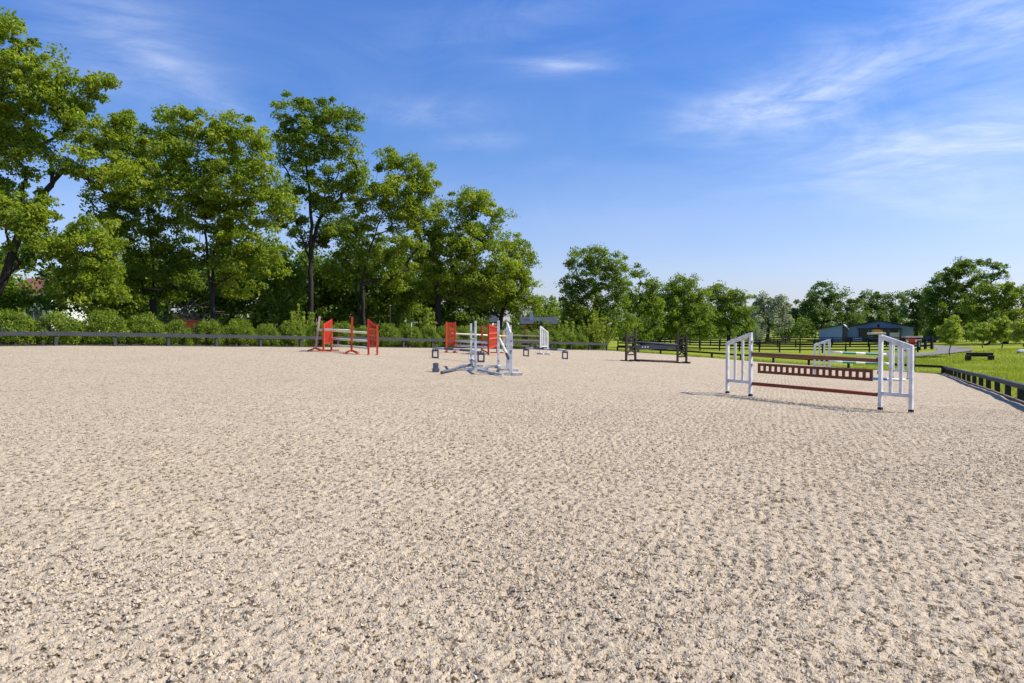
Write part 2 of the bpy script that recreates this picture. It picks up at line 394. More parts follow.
cx_, cy_ = fx_[ff].mean(1), fy_[ff].mean(1)
# keep what lies inside the boards: pull the outermost vertices onto the boundary lines
out = dd < 0
px_, py_ = fx_.copy(), fy_.copy()
for it in range(2):
    for i in range(4):
        a, b = POLY[i], POLY[(i + 1) % 4]; e = (b - a) / np.linalg.norm(b - a); nrm = np.array([-e[1], e[0]])
        d = (px_ - a[0]) * nrm[0] + (py_ - a[1]) * nrm[1]; mk = d < 0
        px_[mk] -= d[mk] * nrm[0]; py_[mk] -= d[mk] * nrm[1]
keep = (dd[ff] > -0.0).any(1) 
ff = ff[keep]
use = np.unique(ff); remap = np.full(len(px_), -1); remap[use] = np.arange(len(use)); ff = remap[ff]
px_, py_ = px_[use], py_[use]
z0 = H(px_, py_) + AZ
rr_ = np.hypot(px_, py_)
clod = vnoise(px_ / .042, py_ / .042, 1) * .5 + vnoise(px_ / .024 + 9, py_ / .024, 2) * .40 + vnoise(px_ / .14, py_ / .14, 3) * .22
pit = vnoise((px_ * .95 + py_ * .3) / .032, (py_ * .95 - px_ * .3) / .026, 5) * .46 + vnoise((px_ * .6 - py_ * .8) / .021, (px_ * .8 + py_ * .6) / .018, 6) * .36 + vnoise(px_ / .4, py_ / .4, 8) * .10 + .04
row = np.sin((px_ * .93 - py_ * .37 + .05 * vnoise(px_ / .8, py_ / .8, 21)) * 2 * math.pi / .105) * .5 + np.sin((px_ * .37 + py_ * .93 + .06 * vnoise(px_ / .9, py_ / .9, 22)) * 2 * math.pi / .135) * .5
pitd = np.clip((pit + .055 * row - .555) / .09, 0, 1)
wx = px_ + .25 * (vnoise(px_ / 1.7, py_ / 1.7, 11) - .5); rid = np.sin((wx * .34 + py_ * .94) * 2 * math.pi / .17) * (.3 + .9 * vnoise(px_ / 2.3, py_ / 2.3, 12))
amp = np.clip(1 - (rr_ - 9) / 9, 0, 1)
dz = (clod - .5) * .013 * amp - pitd * .024 * amp + rid * .0025 * np.clip(1 - (rr_ - 14) / 8, 0, 1) + (vnoise(px_ / 1.4, py_ / 1.4, 15) - .5) * .03 + (vnoise(px_ / 4, py_ / 4, 16) - .5) * .04
z0 = z0 + dz
tag(mesh_np('arena_ground', np.stack([px_, py_, z0], 1), ff, M['footing'], smooth=True), kind='structure')
print('arena verts', len(px_))
def crumbs():
    r = np.random.default_rng(5); n = 100000
    rr3 = 2.4 + 15 * r.random(n) ** 1.1; aa = r.uniform(-.95, .95, n); x = rr3 * np.sin(aa); y = rr3 * np.cos(aa)
    ok = inside_dist(x, y) > .15; x, y = x[ok], y[ok]; n = len(x)
    gate_ = .3 * vnoise(x / .9, y / .9, 31) + r.random(n); ok = gate_ > .35; x, y = x[ok], y[ok]; n = len(x)
    z = H(x, y) + AZ; s = r.gamma(3.0, .0013, n) + .0025; s = np.minimum(s, .018); an = r.uniform(0, 6.28, n)
    base = []
    for k in range(5):
        ph = an + k * 2 * math.pi / 5; q = s * r.uniform(.6, 1.3, n); st = 1 + .8 * np.abs(np.cos(ph - an))
        base.append(np.stack([x + np.cos(ph) * q * st, y + np.sin(ph) * q, z - .004 + r.normal(size=n) * s * .2], 1))
    top = np.stack([x + r.normal(size=n) * s * .3, y + r.normal(size=n) * s * .3, z + s * r.uniform(.5, 1.0, n) + .003], 1)
    V = np.stack(base + [top], 1).reshape(-1, 3); b = np.arange(n) * 6
    F = np.concatenate([np.stack([b + k, b + (k + 1) % 5, b + 5], 1) for k in range(5)])
    tag(mesh_np('footing_crumbs', V, F, M['crumb']), 'loose pale crumbs and clods scattered over the near arena footing', 'crumbs', kind='stuff')
crumbs()

# shaded soil under the tree belt
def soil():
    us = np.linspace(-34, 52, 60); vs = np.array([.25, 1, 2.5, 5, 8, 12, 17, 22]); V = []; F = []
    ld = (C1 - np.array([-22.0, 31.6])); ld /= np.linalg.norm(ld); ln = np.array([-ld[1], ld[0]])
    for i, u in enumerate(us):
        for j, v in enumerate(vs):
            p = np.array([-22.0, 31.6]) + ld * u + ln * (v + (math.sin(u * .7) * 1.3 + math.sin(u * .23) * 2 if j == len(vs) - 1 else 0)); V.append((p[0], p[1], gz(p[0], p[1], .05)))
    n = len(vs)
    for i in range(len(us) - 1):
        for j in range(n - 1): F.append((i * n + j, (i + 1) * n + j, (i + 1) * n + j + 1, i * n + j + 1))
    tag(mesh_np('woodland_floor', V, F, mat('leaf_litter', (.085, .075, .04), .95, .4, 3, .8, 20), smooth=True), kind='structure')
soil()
# driveway on the right
path_pts = [((905, 352), (925, 349)), ((920, 354), (930, 347.5)), ((935, 356.0), (948, 349.5)), ((955, 356.5), (963, 350.5)), ((975, 353.2), (968, 350.2))]
def strip(pairs, name, m, lift, sub=8):
    V = []; F = []
    P = [(G(*a, 0), G(*b, 0)) for a, b in pairs]; rows = []
    for i in range(len(P) - 1):
        for k in range(sub):
            t = k / sub; rows.append((P[i][0].lerp(P[i + 1][0], t), P[i][1].lerp(P[i + 1][1], t)))
    rows.append(P[-1])
    n = 7
    for a, b in rows:
        for j in range(n):
            p = a.lerp(b, j / (n - 1)); V.append((p.x, p.y, gz(p.x, p.y, lift)))
    for i in range(len(rows) - 1):
        for j in range(n - 1): F.append((i * n + j, i * n + j + 1, (i + 1) * n + j + 1, (i + 1) * n + j))
    return mesh_np(name, V, F, m, smooth=True)
bpath = [(np.array([31, 52.]), 3), (np.array([34, 60]), 3.2), (np.array([40, 68]), 3.4), (np.array([48, 74]), 3.4), (np.array([54, 84]), 3.4), (np.array([60, 100]), 3.4), (np.array([62, 125]), 4), (np.array([66, 150]), 5)]
def ribbon(pts, name, m, lift):
    V = []; F = []; n = 6; rows = []
    for i in range(len(pts) - 1):
        for k in range(8): t = k / 8; rows.append((pts[i][0] * (1 - t) + pts[i + 1][0] * t, pts[i][1] * (1 - t) + pts[i + 1][1] * t))
    c = np.array([r[0] for r in rows]); 
    for _ in range(6): c[1:-1] = (c[:-2] + c[2:] + 2 * c[1:-1]) / 4
    tg = np.gradient(c, axis=0); tg /= np.linalg.norm(tg, axis=1)[:, None]
    for i in range(len(c)):
        nr = np.array([tg[i][1], -tg[i][0]])
        for j in range(n):
            p = c[i] + nr * (j / (n - 1) - .5) * rows[i][1]; V.append((p[0], p[1], gz(p[0], p[1], lift)))
    for i in range(len(c) - 1):
        for j in range(n - 1): F.append((i * n + j, i * n + j + 1, (i + 1) * n + j + 1, (i + 1) * n + j))
    return mesh_np(name, V, F, m, smooth=True)
pp = [(G(892, 357, 0), 4.2), (G(915, 355, 0), 4.2), (G(938, 353.5, 0), 4.4), (G(955, 351.5, 0), 5), (G(955, 349, 0), 5), (G(940, 347, 0), 4.5), (G(925, 345.6, 0), 4.5), (G(905, 344.5, 0), 4.5)]
tag(ribbon([(np.array([p.x, p.y]), w * .72) for p, w in pp], 'driveway', M['path'], .07), kind='structure')

# ------------------------------------------------------------------ leaves and trees
def leaf_cloud(cent, rad, per, size, seed, flat=.55, tint0=None, asp=.5, droop=.0, up=.55):
    """cent (n,3) clump centres, rad (n,) clump radii; 'per' leaves each; returns V,F,tint"""
    r = np.random.default_rng(seed); n = len(cent); T = n * per
    d = r.normal(size=(T, 3)); d /= np.linalg.norm(d, axis=1)[:, None]
    rr = r.random(T) ** (1 / 2.2); d *= rr[:, None]
    idx = np.repeat(np.arange(n), per)
    off = d * rad[idx][:, None] * r.uniform(.85, 1.15, (T, 1)); off[:, 2] *= flat
    off[:, 2] -= droop * (off[:, 0] ** 2 + off[:, 1] ** 2) / np.maximum(rad[idx], .1)
    c = cent[idx] + off
    nrm = r.normal(size=(T, 3)) + np.array([0, 0, 1]) * up * 2 + d * .6; nrm /= np.linalg.norm(nrm, axis=1)[:, None]
    t = r.normal(size=(T, 3)); t -= (t * nrm).sum(1)[:, None] * nrm; t /= np.linalg.norm(t, axis=1)[:, None]
    b = np.cross(nrm, t)
    L_ = size * r.uniform(.6, 1.35, T)[:, None]; Wd = L_ * asp
    V = np.stack([c - t * L_ * .5, c + b * Wd * .5 - nrm * L_ * .08, c + t * L_ * .5, c - b * Wd * .5 - nrm * L_ * .08], 1).reshape(-1, 3)
    F = np.arange(T * 4).reshape(T, 4)
    ct = r.random(n) * .55 if tint0 is None else tint0
    tint = np.clip(ct[idx] + r.random(T) * .45, 0, 1)
    return V, F, tint

def tubes_from(nodes, par, rad, ns=6):
    V = []; F = []
    for i in range(len(nodes)):
        p = par[i]
        if p < 0: continue
        a = nodes[p]; b = nodes[i]; d = b - a; l = np.linalg.norm(d)
        if l < 1e-4: continue
        d /= l; o = np.cross(d, [0.3, .9, .1]); o /= np.linalg.norm(o); q = np.cross(d, o)
        ra = min(rad[p], rad[i] * 1.25) ; rb = rad[i]; base = len(V)
        k = ns if rb > .05 else 4
        a2 = a - d * min(ra * .4, l * .3)
        for (c, r_) in ((a2, ra), (b, rb)):
            for j in range(k):
                an = 2 * math.pi * j / k; V.append(c + (o * math.cos(an) + q * math.sin(an)) * r_)
        for j in range(k):
            j2 = (j + 1) % k; F.append((base + j, base + j2, base + k + j2, base + k + j))
    return V, F

def tree(name, label, base, lobes, leafm, seed, group, D, trunk_r=.28, clump=.8, dens=1.0, per=70, leaf=.17, trunks=None, bark='bark',
         flat=.5, fork=.22, cat='tree', up=.28, lo=.3, droop=.3, asp=.5, holes=.05):
    """base: world xyz; lobes: world ellipsoids (cx,cy,cz,rx,ry,rz)"""
    r = np.random.default_rng(seed); base = np.array(base, float)
    cents = []
    for (x, y, z, a, b, c) in lobes:
        n = max(3, int(dens * 6.0 * (a * b * c) ** (2 / 3.) / clump ** 2))
        d = r.normal(size=(n, 3)); d /= np.linalg.norm(d, axis=1)[:, None]
        rr = lo + (1 - lo) * r.random(n) ** .55
        rr = np.where(r.random(n) < .22, rr * r.uniform(1.0, 1.38, n), rr)
        p = np.array([x, y, z]) + d * rr[:, None] * np.array([a, b, c]); cents.append(p)
    cents = np.concatenate(cents)
    if holes:
        hc = cents[r.integers(0, len(cents), int(len(cents) * holes))] + r.normal(size=(int(len(cents) * holes), 3)) * clump * .5
        dm = np.min(np.linalg.norm(cents[:, None, :] - hc[None, :, :], axis=2), axis=1); cents = cents[dm > clump * .62]
    cents = cents[cents[:, 2] > base[2] + .35]
    # skeleton
    nodes = [base.copy()]; par = [-1]
    top = np.array([np.mean([l[0] for l in lobes]), np.mean([l[1] for l in lobes]), max(l[2] for l in lobes)])
    tr_paths = trunks or [[base + (top - base) * t + np.array([r.normal() * .15, r.normal() * .15, 0]) * (t > .05) for t in (.15, .3, .45, .6, .75, .88)]]
    for tp in tr_paths:
        cur = 0
        pts = [np.array(q, float) for q in tp]
        for q in pts:
            a = nodes[cur]; m_ = max(1, int(np.linalg.norm(q - a) / (clump * 1.2)))
            for k in range(1, m_ + 1):
                nodes.append(a + (q - a) * k / m_ + (r.normal(size=3) * .04 * clump if k < m_ else 0)); par.append(cur); cur = len(nodes) - 1
    fork_z = base[2] + fork * (top[2] - base[2])
    order = np.argsort(np.linalg.norm(cents - np.array([base[0], base[1], fork_z]), axis=1)); tips = []
    NA = np.zeros((len(nodes) + len(cents) * 14, 3)); NA[:len(nodes)] = nodes; cnt = len(nodes)
    for ci in order:
        c = cents[ci]; d = c - NA[:cnt]; dist = np.linalg.norm(d, axis=1)
        pen = np.where(NA[:cnt, 2] > c[2] - .25 * dist, 1.6, 1.0) + np.where(NA[:cnt, 2] < fork_z, 2.5, 0)
        j = int(np.argmin(dist * pen)); a = NA[j].copy(); l = dist[j]; m_ = int(min(13, max(1, round(l / (clump * .8))))); cur = j
        mid = (a + c) / 2 + np.array([0, 0, .14 * l]) + r.normal(size=3) * .07 * l
        for k in range(1, m_ + 1):
            t = k / m_; p = (1 - t) ** 2 * a + 2 * t * (1 - t) * mid + t * t * c
            NA[cnt] = p; nodes.append(p); par.append(cur); cur = cnt; cnt += 1
        tips.append(cur)
    w = np.zeros(cnt)
    for t in tips: w[t] += 1
    for i in range(cnt - 1, 0, -1): w[par[i]] += w[i]
    w = np.maximum(w, .6)
    rad = trunk_r * .9 * (w / max(w[0], 1)) ** .62; rad = np.maximum(rad, .009 * clump / .8 * (1 if D < 60 else 2))
    rad[0] *= 1.25
    o = empty(name, base, 0, label, cat, group)
    V, F = tubes_from([NA[i] for i in range(cnt)], par, rad)
    V = np.array(V) - base
    if len(F): mesh_np('trunk', V, F, M[bark], o, smooth=True)
    crad = clump * r.uniform(.42, 1.2, len(cents)); flat = max(flat, .62)
    per = int(per * 1.3); leaf = leaf * 1.22; asp = .55
    V, F, T = leaf_cloud(cents, crad*1.08, per, leaf, seed + 1, flat=flat, droop=droop, up=up, asp=asp)
    mesh_np('crown', V - base, F, LG[leafm], o, tint=T)
    return o, len(F)

def LB(D, items):
    """lobes: (px, py, rx px, rz px[, distance offset m]) seen at distance D -> world ellipsoids of real size"""
    out = []
    for it in items:
        px, py, rx, rz = it[:4]; dd_ = it[4] if len(it) > 4 else 0
        p = atD(px, py, D + dd_); k = (D + dd_) / FPX
        out.append((p[0], p[1], p[2], rx * k, max(rx * k * .85, 1.0), rz * k))
    return out
def onground(px, D):
    x = (px - 512) / FPX * D; return (x, D, gz(x, D) - .05)
def TP(D, pts): return [atD(px, py, D + (d or 0)) for px, py, d in pts]
NL = 0
def T(name, label, D, basepx, items, leafm, seed, group, **kw):
    global NL
    o, n = tree(name, label, onground(basepx, D), LB(D, items), leafm, seed, group, D, **kw); NL += n; return o

GL = 'big broadleaf trees along the left fence'
T('walnut_tree', 'huge light green walnut tree leaning in at left edge, limbs forking against the sky', 38, -30,
  [(-30, 95, 45, 60), (10, 50, 36, 34), (-10, 120, 50, 40), (45, 90, 30, 34), (66, 95, 28, 24), (100, 92, 22, 18), (88, 130, 34, 22), (118, 118, 12, 12), (140, 150, 26, 18, 2), (20, 150, 30, 26), (-5, 195, 45, 22), (25, 212, 38, 20, -2),
   (95, 165, 40, 16), (130, 185, 34, 18, 2), (-50, 210, 50, 50), (38, 236, 28, 14, -2), (-30, 20, 30, 24), (0, 22, 14, 10)], 'walnut', 11, GL, trunk_r=.42, per=80, clump=.62, dens=1.0, holes=.22, flat=.42,
  trunks=[TP(38, [(-6, 300, 0), (3, 282, 0), (14, 262, 0)]), TP(38, [(-6, 300, 0), (3, 282, 0), (22, 225, .5), (42, 195, .5), (70, 165, 1), (95, 130, 1)]), TP(38, [(-6, 300, 0), (-12, 220, 0), (-10, 150, 0), (5, 70, 0)]), TP(38, [(-6, 300, 0), (3, 282, 0), (28, 252, -1), (60, 243, -1.5)])])
T('walnut_tree', 'lime green drooping tree with low boughs, right of the leaning walnut, above white house wall', 36, 96,
  [(68, 245, 24, 20), (92, 238, 26, 22), (84, 275, 26, 22), (105, 262, 18, 24), (66, 285, 14, 14), (112, 290, 16, 14), (88, 298, 16, 12)], 'walnut', 12, GL, trunk_r=.16, per=80, clump=.52, holes=.12, flat=.5, leaf=.15)
T('walnut_tree', 'wide dense tree between the leaning walnut and the tree with the broad lime crown', 44, 150,
  [(128, 190, 36, 30), (150, 150, 26, 26), (168, 122, 16, 14), (138, 235, 34, 26), (172, 178, 26, 28), (120, 150, 20, 20), (175, 235, 24, 24), (110, 215, 26, 26), (150, 280, 34, 20), (130, 268, 26, 18, 2), (178, 262, 20, 16), (182, 285, 18, 12, 2)], 'walnutdark', 13, GL, trunk_r=.22, per=80, clump=.68, holes=.12)
T('walnut_tree', 'bright green tree with a broad crown above the brushwood pile', 42, 214,
  [(186, 122, 18, 14), (236, 128, 20, 16), (212, 150, 40, 26), (232, 190, 40, 28), (258, 175, 26, 24), (200, 205, 34, 26), (248, 235, 34, 26), (232, 262, 24, 18), (262, 140, 12, 14), (170, 140, 12, 12), (222, 215, 34, 22, 1), (210, 255, 22, 18, 2), (262, 265, 22, 16, 1), (238, 288, 24, 10, 2), (180, 165, 18, 18), (280, 200, 14, 18), (205, 128, 16, 14)],
  'walnut', 14, GL, trunk_r=.2, per=80, clump=.62, holes=.18, trunks=[TP(42, [(212, 300, 0), (207, 260, 0), (205, 215, 0), (200, 170, 0)]), TP(42, [(212, 300, 0), (214, 250, 1), (232, 200, 1), (240, 160, 0)])])
T('walnut_tree', 'tallest dark tree of the left row, long bare trunk showing under an airy crown', 50, 311,
  [(296, 110, 22, 15), (330, 106, 10, 8), (340, 118, 22, 16), (312, 140, 34, 20), (345, 150, 18, 20), (300, 165, 22, 18), (334, 178, 22, 16), (358, 175, 10, 14), (290, 190, 15, 13), (325, 205, 18, 10), (285, 135, 10, 12), (296, 225, 14, 12), (338, 228, 12, 8), (320, 235, 20, 12, 3), (345, 205, 16, 12, 2), (280, 215, 14, 14, 2), (312, 190, 26, 16)],
  'walnutdark', 15, GL, trunk_r=.30, per=75, clump=.62, holes=.18,
  trunks=[TP(50, [(311, 280, 0), (310, 245, 0), (312, 225, 0), (308, 180, 0), (302, 140, 0)]), TP(50, [(311, 250, 0), (322, 210, 1), (338, 175, 1), (345, 140, 1)]), TP(50, [(311, 262, 0), (298, 228, 0), (292, 200, 0)])])
T('walnut_tree', 'tree with a rounded top and two slanting stems, right of the tallest one', 53, 364,
  [(386, 160, 16, 13), (410, 165, 22, 16), (426, 180, 12, 18), (398, 190, 34, 18), (415, 210, 20, 16), (372, 200, 18, 14), (360, 222, 20, 12), (392, 222, 18, 10), (352, 250, 20, 14), (420, 228, 12, 10), (385, 245, 26, 14, 3), (345, 275, 24, 14, 1), (410, 248, 20, 12, 2), (388, 272, 28, 13, 2), (352, 228, 18, 14, 2), (405, 205, 22, 18)],
  'walnut', 16, GL, trunk_r=.24, per=75, clump=.64, holes=.18, trunks=[TP(53, [(362, 285, 0), (368, 255, 0), (378, 225, 0), (392, 190, 0)]), TP(53, [(356, 290, 0), (360, 255, 1), (370, 225, 1), (376, 195, 1)])])
T('walnut_tree', 'dense tree with a forked dark trunk behind the pair of thin grey jump posts', 58, 438,
  [(470, 205, 28, 14), (445, 218, 22, 16), (486, 222, 22, 20), (462, 240, 40, 20), (430, 240, 16, 14), (455, 268, 36, 18), (495, 258, 24, 24), (425, 265, 18, 14), (480, 200, 14, 10), (440, 200, 8, 6), (482, 285, 30, 16), (430, 285, 18, 12, 2), (458, 290, 24, 10, 1), (450, 250, 24, 18)],
  'walnut', 17, GL, trunk_r=.34, per=80, clump=.72, holes=.12, trunks=[TP(58, [(436, 290, 0), (443, 262, 0), (450, 235, 0)]), TP(58, [(438, 300, 0), (430, 262, 0), (428, 240, 0)])])
T('walnut_tree', 'last big tree of the left row, round crown sloping down toward the gap of sky', 60, 496,
  [(512, 248, 16, 18), (520, 262, 18, 22), (505, 275, 26, 22), (528, 290, 12, 16), (515, 300, 22, 14), (534, 302, 8, 10), (490, 290, 24, 18)], 'walnut', 18, GL, trunk_r=.24, per=80, clump=.68, holes=.12)

# darker understorey trees that close the gaps below the big crowns
und = [(20, 50, 255, 60, 'leaves hanging over the red roofed house', 3), (118, 48, 262, 46, 'standing just behind the hedge, right of the lime boughs', 0), (168, 52, 250, 42, 'behind the orange bin', 0),
       (215, 56, 262, 40, 'behind the brushwood pile', 0), (262, 54, 240, 42, 'left of the long bare trunk', 0), (300, 62, 245, 36, 'directly behind the long bare trunk', 0),
       (338, 60, 245, 38, 'above the left end of the red jump', 0), (382, 62, 248, 42, 'above the right end of the red jump', 0), (425, 68, 255, 38, 'left of the forked dark trunk', 0), (470, 68, 280, 40, 'above the thin grey jump posts', 0), (-40, 46, 250, 60, 'at the left edge of the photo', 0)]
for i, (px, D, ty, rx, where, gap) in enumerate(und):
    items = [(px, (ty + 300) / 2 + 2, rx * .62, (300 - ty) / 2), (px - rx * .5, 292, rx * .55, 24), (px + rx * .5, 288, rx * .55, 26), (px, 300, rx * .5, 16, 4), (px, 315, rx * .6, 14, -1), (px + rx * .3, ty + 18, rx * .45, 16)]
    um = 'walnutdark' if i % 3 == 1 else 'deep'
    if gap: items = [(25, 298, 22, 8, -4), (55, 300, 20, 7, -4), (8, 285, 16, 14, -4), (70, 280, 14, 12, -4), (px - 20, 262, 30, 16), (px + 20, 250, 34, 14), (px - 30, 292, 22, 22), (px + 46, 280, 20, 20)]
    T('understorey_tree', 'shaded dark green understorey tree ' + where, D, px + (i % 3 - 1) * 5, items, um, 40 + i, 'shaded understorey trees behind the hedge', trunk_r=.12, per=70, clump=.95, leaf=.24, flat=.8, dens=1.25, lo=.3, fork=.1)

# middle group
GM = 'trees beyond the far corner of the arena'
T('maple_tree', 'tall narrow tree with an airy top at the far corner of the arena', 70, 596,
  [(582, 258, 14, 10), (598, 252, 10, 8), (588, 280, 20, 16), (572, 262, 8, 6), (590, 305, 26, 18), (572, 300, 12, 14), (612, 300, 14, 22), (600, 325, 22, 14), (586, 318, 26, 16), (575, 285, 14, 12), (606, 280, 14, 18), (596, 262, 14, 14), (614, 322, 20, 14), (618, 268, 12, 14), (624, 285, 10, 20)], 'mid', 61, GM, trunk_r=.25, per=80, clump=.75, leaf=.17)
T('maple_tree', 'mid green tree with a thin pointed top right of the tall airy one', 78, 634,
  [(636, 272, 9, 8), (640, 292, 16, 14), (652, 285, 8, 8), (632, 308, 14, 16), (650, 310, 16, 16), (640, 328, 20, 10), (642, 300, 16, 14)], 'mid', 62, GM, trunk_r=.25, per=75, clump=.85, leaf=.2)
T('maple_tree', 'broad round maple behind the dark brown jump, trunk at its right post', 84, 681,
  [(680, 286, 16, 11), (688, 300, 24, 16), (668, 305, 18, 16), (700, 312, 14, 16), (680, 320, 28, 14), (706, 326, 10, 10), (664, 325, 12, 12), (682, 305, 24, 18), (672, 292, 12, 10)], 'mid', 63, GM, trunk_r=.3, per=85, clump=.9, leaf=.2)
T('maple_tree', 'rounded tree between the broad maple and the pale willow', 90, 728,
  [(718, 290, 12, 9), (728, 300, 14, 12), (742, 306, 12, 13), (722, 318, 18, 14), (742, 322, 13, 12), (712, 300, 8, 12), (735, 292, 6, 5), (728, 312, 18, 14)], 'mid', 64, GM, trunk_r=.26, per=85, clump=.95, leaf=.21)
T('shade_tree', 'dark low tree filling the shade between the pointed tree and the broad maple', 96, 655,
  [(655, 320, 26, 16), (625, 322, 16, 16), (690, 326, 24, 12), (720, 328, 20, 10)], 'deep', 65, GM, trunk_r=.2, per=60, clump=1.2, leaf=.28)
T('willow_tree', 'pale grey green willow in the gap left of the barn', 150, 768,
  [(758, 303, 9, 10), (768, 300, 11, 8), (780, 305, 10, 12), (766, 318, 18, 14), (784, 318, 8, 12), (752, 315, 8, 12)], 'willow', 66, None, trunk_r=.4, per=80, clump=1.5, leaf=.4, droop=.5)
for i, (px, D, ty, rx, w) in enumerate([(545, 105, 296, 20, 'above the grey roofed house'), (562, 120, 300, 18, 'just left of the tall airy tree'), (524, 110, 300, 16, 'right behind the last big left tree')]):
    T('distant_tree', 'small distant tree ' + w, D, px, [(px, ty + 10, rx * .6, 10), (px - rx * .4, ty + 22, rx * .5, 12), (px + rx * .4, ty + 20, rx * .5, 13)], 'mid', 70 + i, 'distant trees in the gap of the tree line', trunk_r=.25, per=60, clump=1.2, leaf=.3)

# right group
GR = 'trees behind the barn and driveway'
T('oak_tree', 'broad dark green tree left behind the barn', 178, 822,
  [(808, 302, 13, 10), (826, 293, 14, 9), (842, 300, 14, 11), (818, 315, 24, 14), (845, 317, 16, 14), (796, 318, 10, 14), (856, 308, 9, 10), (824, 284, 6, 4)], 'far', 81, GR, trunk_r=.5, per=80, clump=1.7, leaf=.42)
T('oak_tree', 'mid green tree straight behind the barn roof ridge', 190, 876,
  [(868, 300, 9, 10), (882, 303, 12, 10), (872, 315, 18, 10), (895, 305, 10, 12), (892, 316, 14, 10)], 'far', 82, GR, trunk_r=.5, per=80, clump=1.7, leaf=.42)
T('oak_tree', 'dark tree at the right end of the barn', 165, 915,
  [(912, 300, 12, 10), (925, 300, 14, 18), (908, 318, 12, 14), (926, 322, 16, 12)], 'far', 83, GR, trunk_r=.45, per=80, clump=1.6, leaf=.4)
T('oak_tree', 'tall dark tree rising behind the young driveway tree', 135, 946,
  [(940, 285, 16, 12), (950, 275, 13, 11), (958, 300, 22, 18), (938, 305, 16, 16), (965, 268, 14, 8), (963, 262, 8, 4), (975, 285, 14, 14), (945, 325, 20, 12), (972, 318, 18, 14)], 'deep', 84, GR, trunk_r=.5, per=85, clump=1.25, leaf=.32)
T('oak_tree', 'sparse tree with bare arching twigs topping the right hand tree line', 128, 990,
  [(985, 262, 7, 3.5), (998, 266, 8, 4), (1004, 274, 6, 4), (990, 276, 8, 3)], 'deep', 85, GR, trunk_r=.16, per=30, clump=.7, leaf=.26, dens=1.3, flat=.4, holes=.15)
T('oak_tree', 'full green tree at the right edge of the photo behind the saplings', 120, 1005,
  [(995, 292, 18, 12), (1015, 300, 18, 14), (1000, 315, 24, 14), (1030, 296, 14, 14), (975, 308, 12, 14), (1030, 320, 20, 14), (1060, 290, 24, 22), (1070, 318, 28, 16)], 'mid', 86, GR, trunk_r=.45, per=85, clump=1.2, leaf=.3)
T('shade_tree', 'low dark thicket tree behind the saplings right of the driveway', 112, 985,
  [(965, 332, 14, 10), (985, 330, 16, 10), (1008, 332, 18, 9), (1035, 332, 18, 10), (1062, 332, 18, 10)], 'deep', 87, GR, trunk_r=.2, per=60, clump=1.1, leaf=.28, lo=.2)
T('shade_tree', 'low dark thicket tree left of the barn under the willow', 165, 790,
  [(765, 328, 12, 7), (785, 328, 12, 8), (803, 326, 10, 9)], 'deep', 88, GR, trunk_r=.25, per=60, clump=1.5, leaf=.38, lo=.2)
T('sapling', 'young yellow green tree standing alone beside the driveway bend', 73, 950,
  [(950, 332, 8, 10), (943, 331, 5, 6), (957, 332, 6, 7), (951, 321, 6, 5), (949, 340, 8, 4)], 'lime', 91, 'young trees on the right hand lawn', trunk_r=.06, per=40, clump=.34, leaf=.15, dens=.8, bark='barklight', fork=.32)
T('sapling', 'thin young tree in the lawn between the driveway tree and the bushier one', 84, 983,
  [(983, 333, 8, 7), (977, 336, 6, 5), (988, 326, 5, 5)], 'lime', 92, 'young trees on the right hand lawn', trunk_r=.06, per=40, clump=.34, leaf=.16, dens=.8, bark='barklight')
T('sapling', 'bushier young tree right of the thin lawn tree', 84, 1002,
  [(1000, 328, 9, 9), (1006, 334, 8, 7), (994, 337, 6, 5), (1002, 321, 5, 4)], 'lime', 93, 'young trees on the right hand lawn', trunk_r=.07, per=40, clump=.34, leaf=.16, dens=.9, bark='barklight')
T('sapling', 'young tree cut by the right edge of the photo', 78, 1026,
  [(1024, 326, 9, 9), (1030, 334, 10, 8), (1018, 336, 6, 5)], 'lime', 94, 'young trees on the right hand lawn', trunk_r=.07, per=40, clump=.34, leaf=.16, dens=.9, bark='barklight')
print('leaves', NL)

# background woods closing the horizon
def wood(name, label, pts, D, h, seed, m, kindlab=True):
    r = np.random.default_rng(seed); cents = []
    for (x0, x1, D0, D1, hh) in pts:
        n = int(abs(x1 - x0) / 1.6 + 20)
        for k in range(n):
            t = r.random(); x = x0 + (x1 - x0) * t; y = D0 + (D1 - D0) * t + r.uniform(-6, 6); 
            top = hh * (.75 + .25 * math.sin(x * .19 + seed) * math.cos(x * .071)) * r.uniform(.1, 1) ** .5
            for q in range(6): cents.append((x + r.normal() * 1.5, y + r.normal() * 2, gz(x, y) + top * r.uniform(.05, 1)))
    cents = np.array(cents); V, F, Tt = leaf_cloud(cents, r.uniform(1.6, 3.0, len(cents)), 60, .85, seed, flat=.8)
    return tag(mesh_np(name, V, F, LG[m], tint=Tt), label, 'woodland', kind='stuff')
wood('far_wood', 'continuous far woodland closing the horizon behind all the single trees', [(-260, -60, 90, 120, 9), (-60, 60, 120, 200, 9), (40, 175, 215, 195, 12.5), (170, 330, 190, 90, 12)], 0, 0, 5, 'far')

